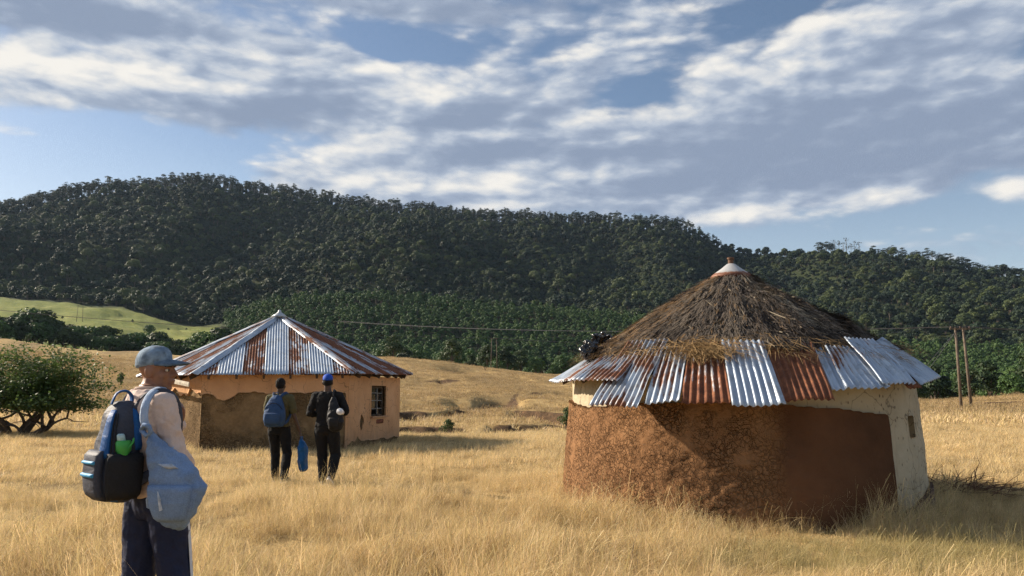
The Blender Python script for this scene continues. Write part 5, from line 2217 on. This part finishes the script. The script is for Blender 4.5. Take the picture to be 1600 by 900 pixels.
# slouching denim-blue bag on the right shoulder
DEN = m_cloth('pale_denim', (.185, .265, .41), .36, 140, .85, 5)
DENL = m_cloth('strap_denim', (.34, .42, .55), .15, 140, .85, 5)
db = child_of('denim_bag', p1, 'slouching pale blue denim bag hanging from the right shoulder', 'bag')
BAGY = 4.40


def bagp(px, py, dy=0.):
    return at(px, py, BAGY + dy)


db.location = (0, 0, 0)
db.rotation_euler = (0, 0, 0)
BS = []
for py, x0, x1, hd in ((829, 268, 282, .03), (822, 252, 294, .06), (806, 241, 306, .085), (786, 233, 315, .10), (762, 230, 321, .105), (736, 229, 307, .098), (712, 227, 287, .08), (692, 226, 254, .055), (678, 227, 240, .03), (668, 229, 235, .016)):
    a_, b_ = bagp(x0, py), bagp(x1, py)
    BS.append((a_.z, (a_.x + b_.x) / 2, BAGY + .02, (b_.x - a_.x) / 2 - .012, hd))
m = MB()
m.rings(BS, 40, 2.3)
m.fused('bag_body', DEN, db, .009, 4, .045, .085)
patch(BS, R(-140), R(-48), BS[1][0] + .03, BS[4][0] + .02, .028, 12, 10, 2.3).build('pocket', DEN, db, True)
patch(BS, (R(-84), R(-98)), (R(-56), R(-66)), BS[5][0] + .02, BS[5][0] + .045, .020, 10, 3, 2.3).build('zip', plain('zip_tape', (.42, .45, .50), .5, .25, 60, .4), db, True)
MB().tube(sp([bagp(231, 672), bagp(225, 655, -.02), bagp(227, 634, .0), bagp(234, 618, .06), bagp(243, 609, .12), bagp(254, 606, .22), bagp(264, 613, .30), bagp(274, 640, .30), bagp(276, 680, .18), bagp(266, 705, .06)]), .022, 8, (1, .3), (.2, -1, 0)).build('strap', DENL, db, True)
MB().tube([bagp(221, 672, -.02), bagp(225, 664, -.04), bagp(233, 666, -.05), bagp(236, 676, -.04), bagp(229, 681, -.04), bagp(221, 672, -.02)], .013, 8).build('strap_knot', DEN, db, True)
MB().tube([bagp(236, 770, -.08), bagp(230, 780, -.07), bagp(231, 792, -.05), bagp(240, 796, -.06)], .009, 8, (1, .5)).build('side_loop', DENL, db, True)
MB().tube([bagp(247, 768, -.105), bagp(249, 780, -.11), bagp(252, 797, -.10)], [.006, .016, .020], 8, (1, .4)).build('tassel', plain('pale_cord', (.5, .52, .55), .9, .3, 40), db)

LIFT[0] = 0.

# ---- the walker with the blue backpack
g2 = Vector((-3.97, 13.63, 0))
g2.z = float(hz(g2.x, g2.y))
J2 = {'shr': (.185, 0, 1.405), 'elr': (.265, -.02, 1.11), 'wrr': (.345, .05, .845), 'shl': (-.185, 0, 1.405), 'ell': (-.235, -.01, 1.12), 'wrl': (-.22, .10, .87),
      'hir': (.095, 0, .9), 'knr': (.15, .03, .49), 'anr': (.17, -.13, .10), 'tor': (.19, .0, .04), 'hil': (-.095, 0, .9), 'knl': (-.10, .13, .49), 'anl': (-.09, .13, .09), 'tol': (-.10, .28, .04)}
BLK = m_cloth('black_trouser', (.012, .012, .013), .3, 70)
p2_, Mh2, _ = figure('person', g2, R(6), 'person in olive shirt with a blue backpack walking towards the mud hut', J2, SKIN_D, m_cloth('olive_jersey', (.10, .088, .042), .15, 90), BLK,
                     plain('black_shoe', (.02, .02, .02), .7, .3, 20), 'short', .009, None, (Vector((0, .015, 1.625)), R(4), R(-4)), None, True,
                     {'r': ((.25, .1, -1), (1, 0, .2), (0, 1, .1), .75), 'l': ((.05, .2, -1), (-1, 0, 0), (0, 1, .1), .5)}, 1.01, .012, (.088, .066, .052))
b2 = child_of('backpack', p2_, 'slate blue backpack on the walker in the olive shirt', 'backpack')
SLATE = m_cloth('slate_blue_canvas', (.032, .068, .15), .25, 90, .75)
RS2 = [(.93, 0, -.20, .10, .06), (.95, 0, -.205, .155, .085), (1.05, 0, -.215, .185, .105), (1.18, 0, -.21, .180, .100), (1.30, 0, -.195, .145, .085), (1.40, 0, -.17, .10, .06), (1.46, 0, -.15, .05, .035)]
m = MB()
m.rings(RS2, 36, 2.8)
m.fused('pack_body', SLATE, b2, .011, 4, .02, .08)
patch(RS2, R(-125), R(-55), .97, 1.17, .03, 10, 8, 2.8).build('front_pocket', SLATE, b2, True)
MB().tube([shell_point(RS2, R(-150 + 12 * j), 1.225 + .10 * math.sin(math.pi * j / 10), .004, 2.8) for j in range(11)], .005, 6).build('zip', BLACK, b2)
MB().tube([(-.03, -.14, 1.45), (-.03, -.165, 1.50), (.03, -.165, 1.50), (.03, -.14, 1.45)], .009, 6).build('handle', SLATE, b2)
for s in (-1, 1):
    MB().tube(sp([(s * .06, -.15, 1.42), (s * .10, -.06, 1.485), (s * .125, .02, 1.475), (s * .145, .12, 1.36), (s * .175, .09, 1.2), (s * .185, -.08, 1.04), (s * .16, -.16, .99)]), .026, 8, (1, .3), (s, 0, .4)).build('shoulder_strap', SLATE, b2, True)
hb = child_of('carrier_bag', p2_, 'long bright blue carrier bag hanging from the walker\'s right hand', 'bag')
wr = Vector(J2['wrr']) + Vector((.03, .02, -.10))
BB = m_cloth('blue_nylon_bag', (.008, .085, .25), .3, 40, .45)
m = MB()
m.rings([(wr.z - .56, wr.x + .04, wr.y, .035, .05), (wr.z - .52, wr.x + .04, wr.y, .06, .09), (wr.z - .33, wr.x + .03, wr.y, .078, .11), (wr.z - .15, wr.x + .025, wr.y, .075, .11), (wr.z - .06, wr.x + .01, wr.y, .045, .06), (wr.z - .02, wr.x, wr.y, .02, .03)], 26, 2.4)
m.fused('bag_body', BB, hb, .010, 3, .04, .12)
MB().tube([wr + Vector((.0, .04, -.06)), wr + Vector((0, .035, .02)), wr + Vector((0, -.035, .02)), wr + Vector((0, -.04, -.06))], .010, 6).build('handle', BB, hb)

# ---- the walker in black with the blue cap
g3 = Vector((-3.03, 13.08, 0))
g3.z = float(hz(g3.x, g3.y))
J3 = {'shr': (.195, 0, 1.41), 'elr': (.31, -.02, 1.17), 'wrr': (.20, .20, 1.12), 'shl': (-.195, 0, 1.41), 'ell': (-.28, -.02, 1.14), 'wrl': (-.15, .20, 1.10),
      'hir': (.095, 0, .9), 'knr': (.14, .06, .49), 'anr': (.15, -.20, .16), 'tor': (.16, -.10, .04), 'pitchr': -.7, 'hil': (-.095, 0, .9), 'knl': (-.08, .08, .48), 'anl': (-.06, .07, .09), 'tol': (-.06, .2, .04)}
p3_, Mh3, _ = figure('person', g3, R(4), 'person in black jersey and blue cap walking towards the mud hut', J3, SKIN_D, m_cloth('black_jersey', (.013, .013, .014), .3, 90), BLK,
                     plain('grey_shoe', (.16, .16, .16), .7, .3, 20), 'long', .009, None, (Vector((-.01, .02, 1.63)), R(-12), R(-4)),
                     (plain('royal_blue_cap', (.012, .07, .42), .75, .2, 30, .2), plain('royal_blue_brim', (.012, .06, .36), .75, .2, 30, .2)), True,
                     {'r': ((-.7, .6, .1), (0, .3, 1), (0, 1, 0), .6), 'l': ((.7, .6, .1), (0, .3, 1), (0, 1, 0), .6)}, 1.03, .016, (.092, .070, .056))
b3 = child_of('sling_bag', p3_, 'black slack shoulder bag on the walker in the blue cap', 'bag')
BLB = m_cloth('black_nylon', (.016, .016, .018), .3, 70, .6)
RS3 = [(.86, .20, -.19, .04, .04), (.90, .20, -.20, .11, .075), (1.02, .20, -.205, .135, .09), (1.15, .185, -.20, .115, .082), (1.28, .16, -.18, .075, .055), (1.40, .14, -.14, .03, .03)]
m = MB()
m.rings(RS3, 28, 2.5)
m.fused('bag_body', BLB, b3, .011, 4, .03, .08)
patch(RS3, R(-120), R(-60), .92, 1.08, .025, 8, 8, 2.5).build('pocket', BLB, b3, True)
MB().tube(sp([(.14, -.14, 1.39), (.12, -.08, 1.48), (.12, .02, 1.49), (.15, .11, 1.38), (.20, .10, 1.2), (.26, -.06, 1.02), (.25, -.15, .95)]), .024, 8, (1, .3), (1, 0, .4)).build('strap', BLB, b3, True)
wb = child_of('white_flask', p3_, 'white round lid of a flask carried at the black bag', 'flask')
M_ = Matrix.Translation((.285, -.26, 1.17)) @ Euler((R(82), 0, R(8))).to_matrix().to_4x4()
m = MB()
m.rings([(-.14, 0, 0, .043, .043), (-.13, 0, 0, .047, .047), (-.02, 0, 0, .047, .047), (-.015, 0, 0, .052, .052), (.02, 0, 0, .052, .052), (.03, 0, 0, .044, .044)], 22)
xf(m, M_)
m.build('flask_body', plain('white_enamel', (.75, .76, .78), .35, .08, 9), wb, True)
m = MB()
m.rings([(.028, 0, 0, .030, .030), (.036, 0, 0, .028, .028)], 14)
xf(m, M_)
m.build('spout', plain('grey_plastic', (.68, .68, .70), .4, .1, 9), wb, True)

# ------------------------------------------------------------------ evening haze over the valley
def build_haze():
    m = MB()
    m.box((0, 900, 170), (2600, 2300, 205))
    o = m.build('haze', None)
    mt = bpy.data.materials.new('valley_air')
    mt.use_nodes = True
    nt = mt.node_tree
    nt.nodes.remove(nt.nodes['Principled BSDF'])
    v = nt.nodes.new('ShaderNodeVolumePrincipled')
    v.inputs['Color'].default_value = (.55, .74, 1, 1)
    v.inputs['Density'].default_value = HAZE
    v.inputs['Anisotropy'].default_value = .2
    nt.links.new(v.outputs[0], nt.nodes['Material Output'].inputs['Volume'])
    o.data.materials.append(mt)
    tag(o, 'thin bluish evening haze over the valley', 'haze', None, 'stuff')


HAZE = .00003


build_haze()
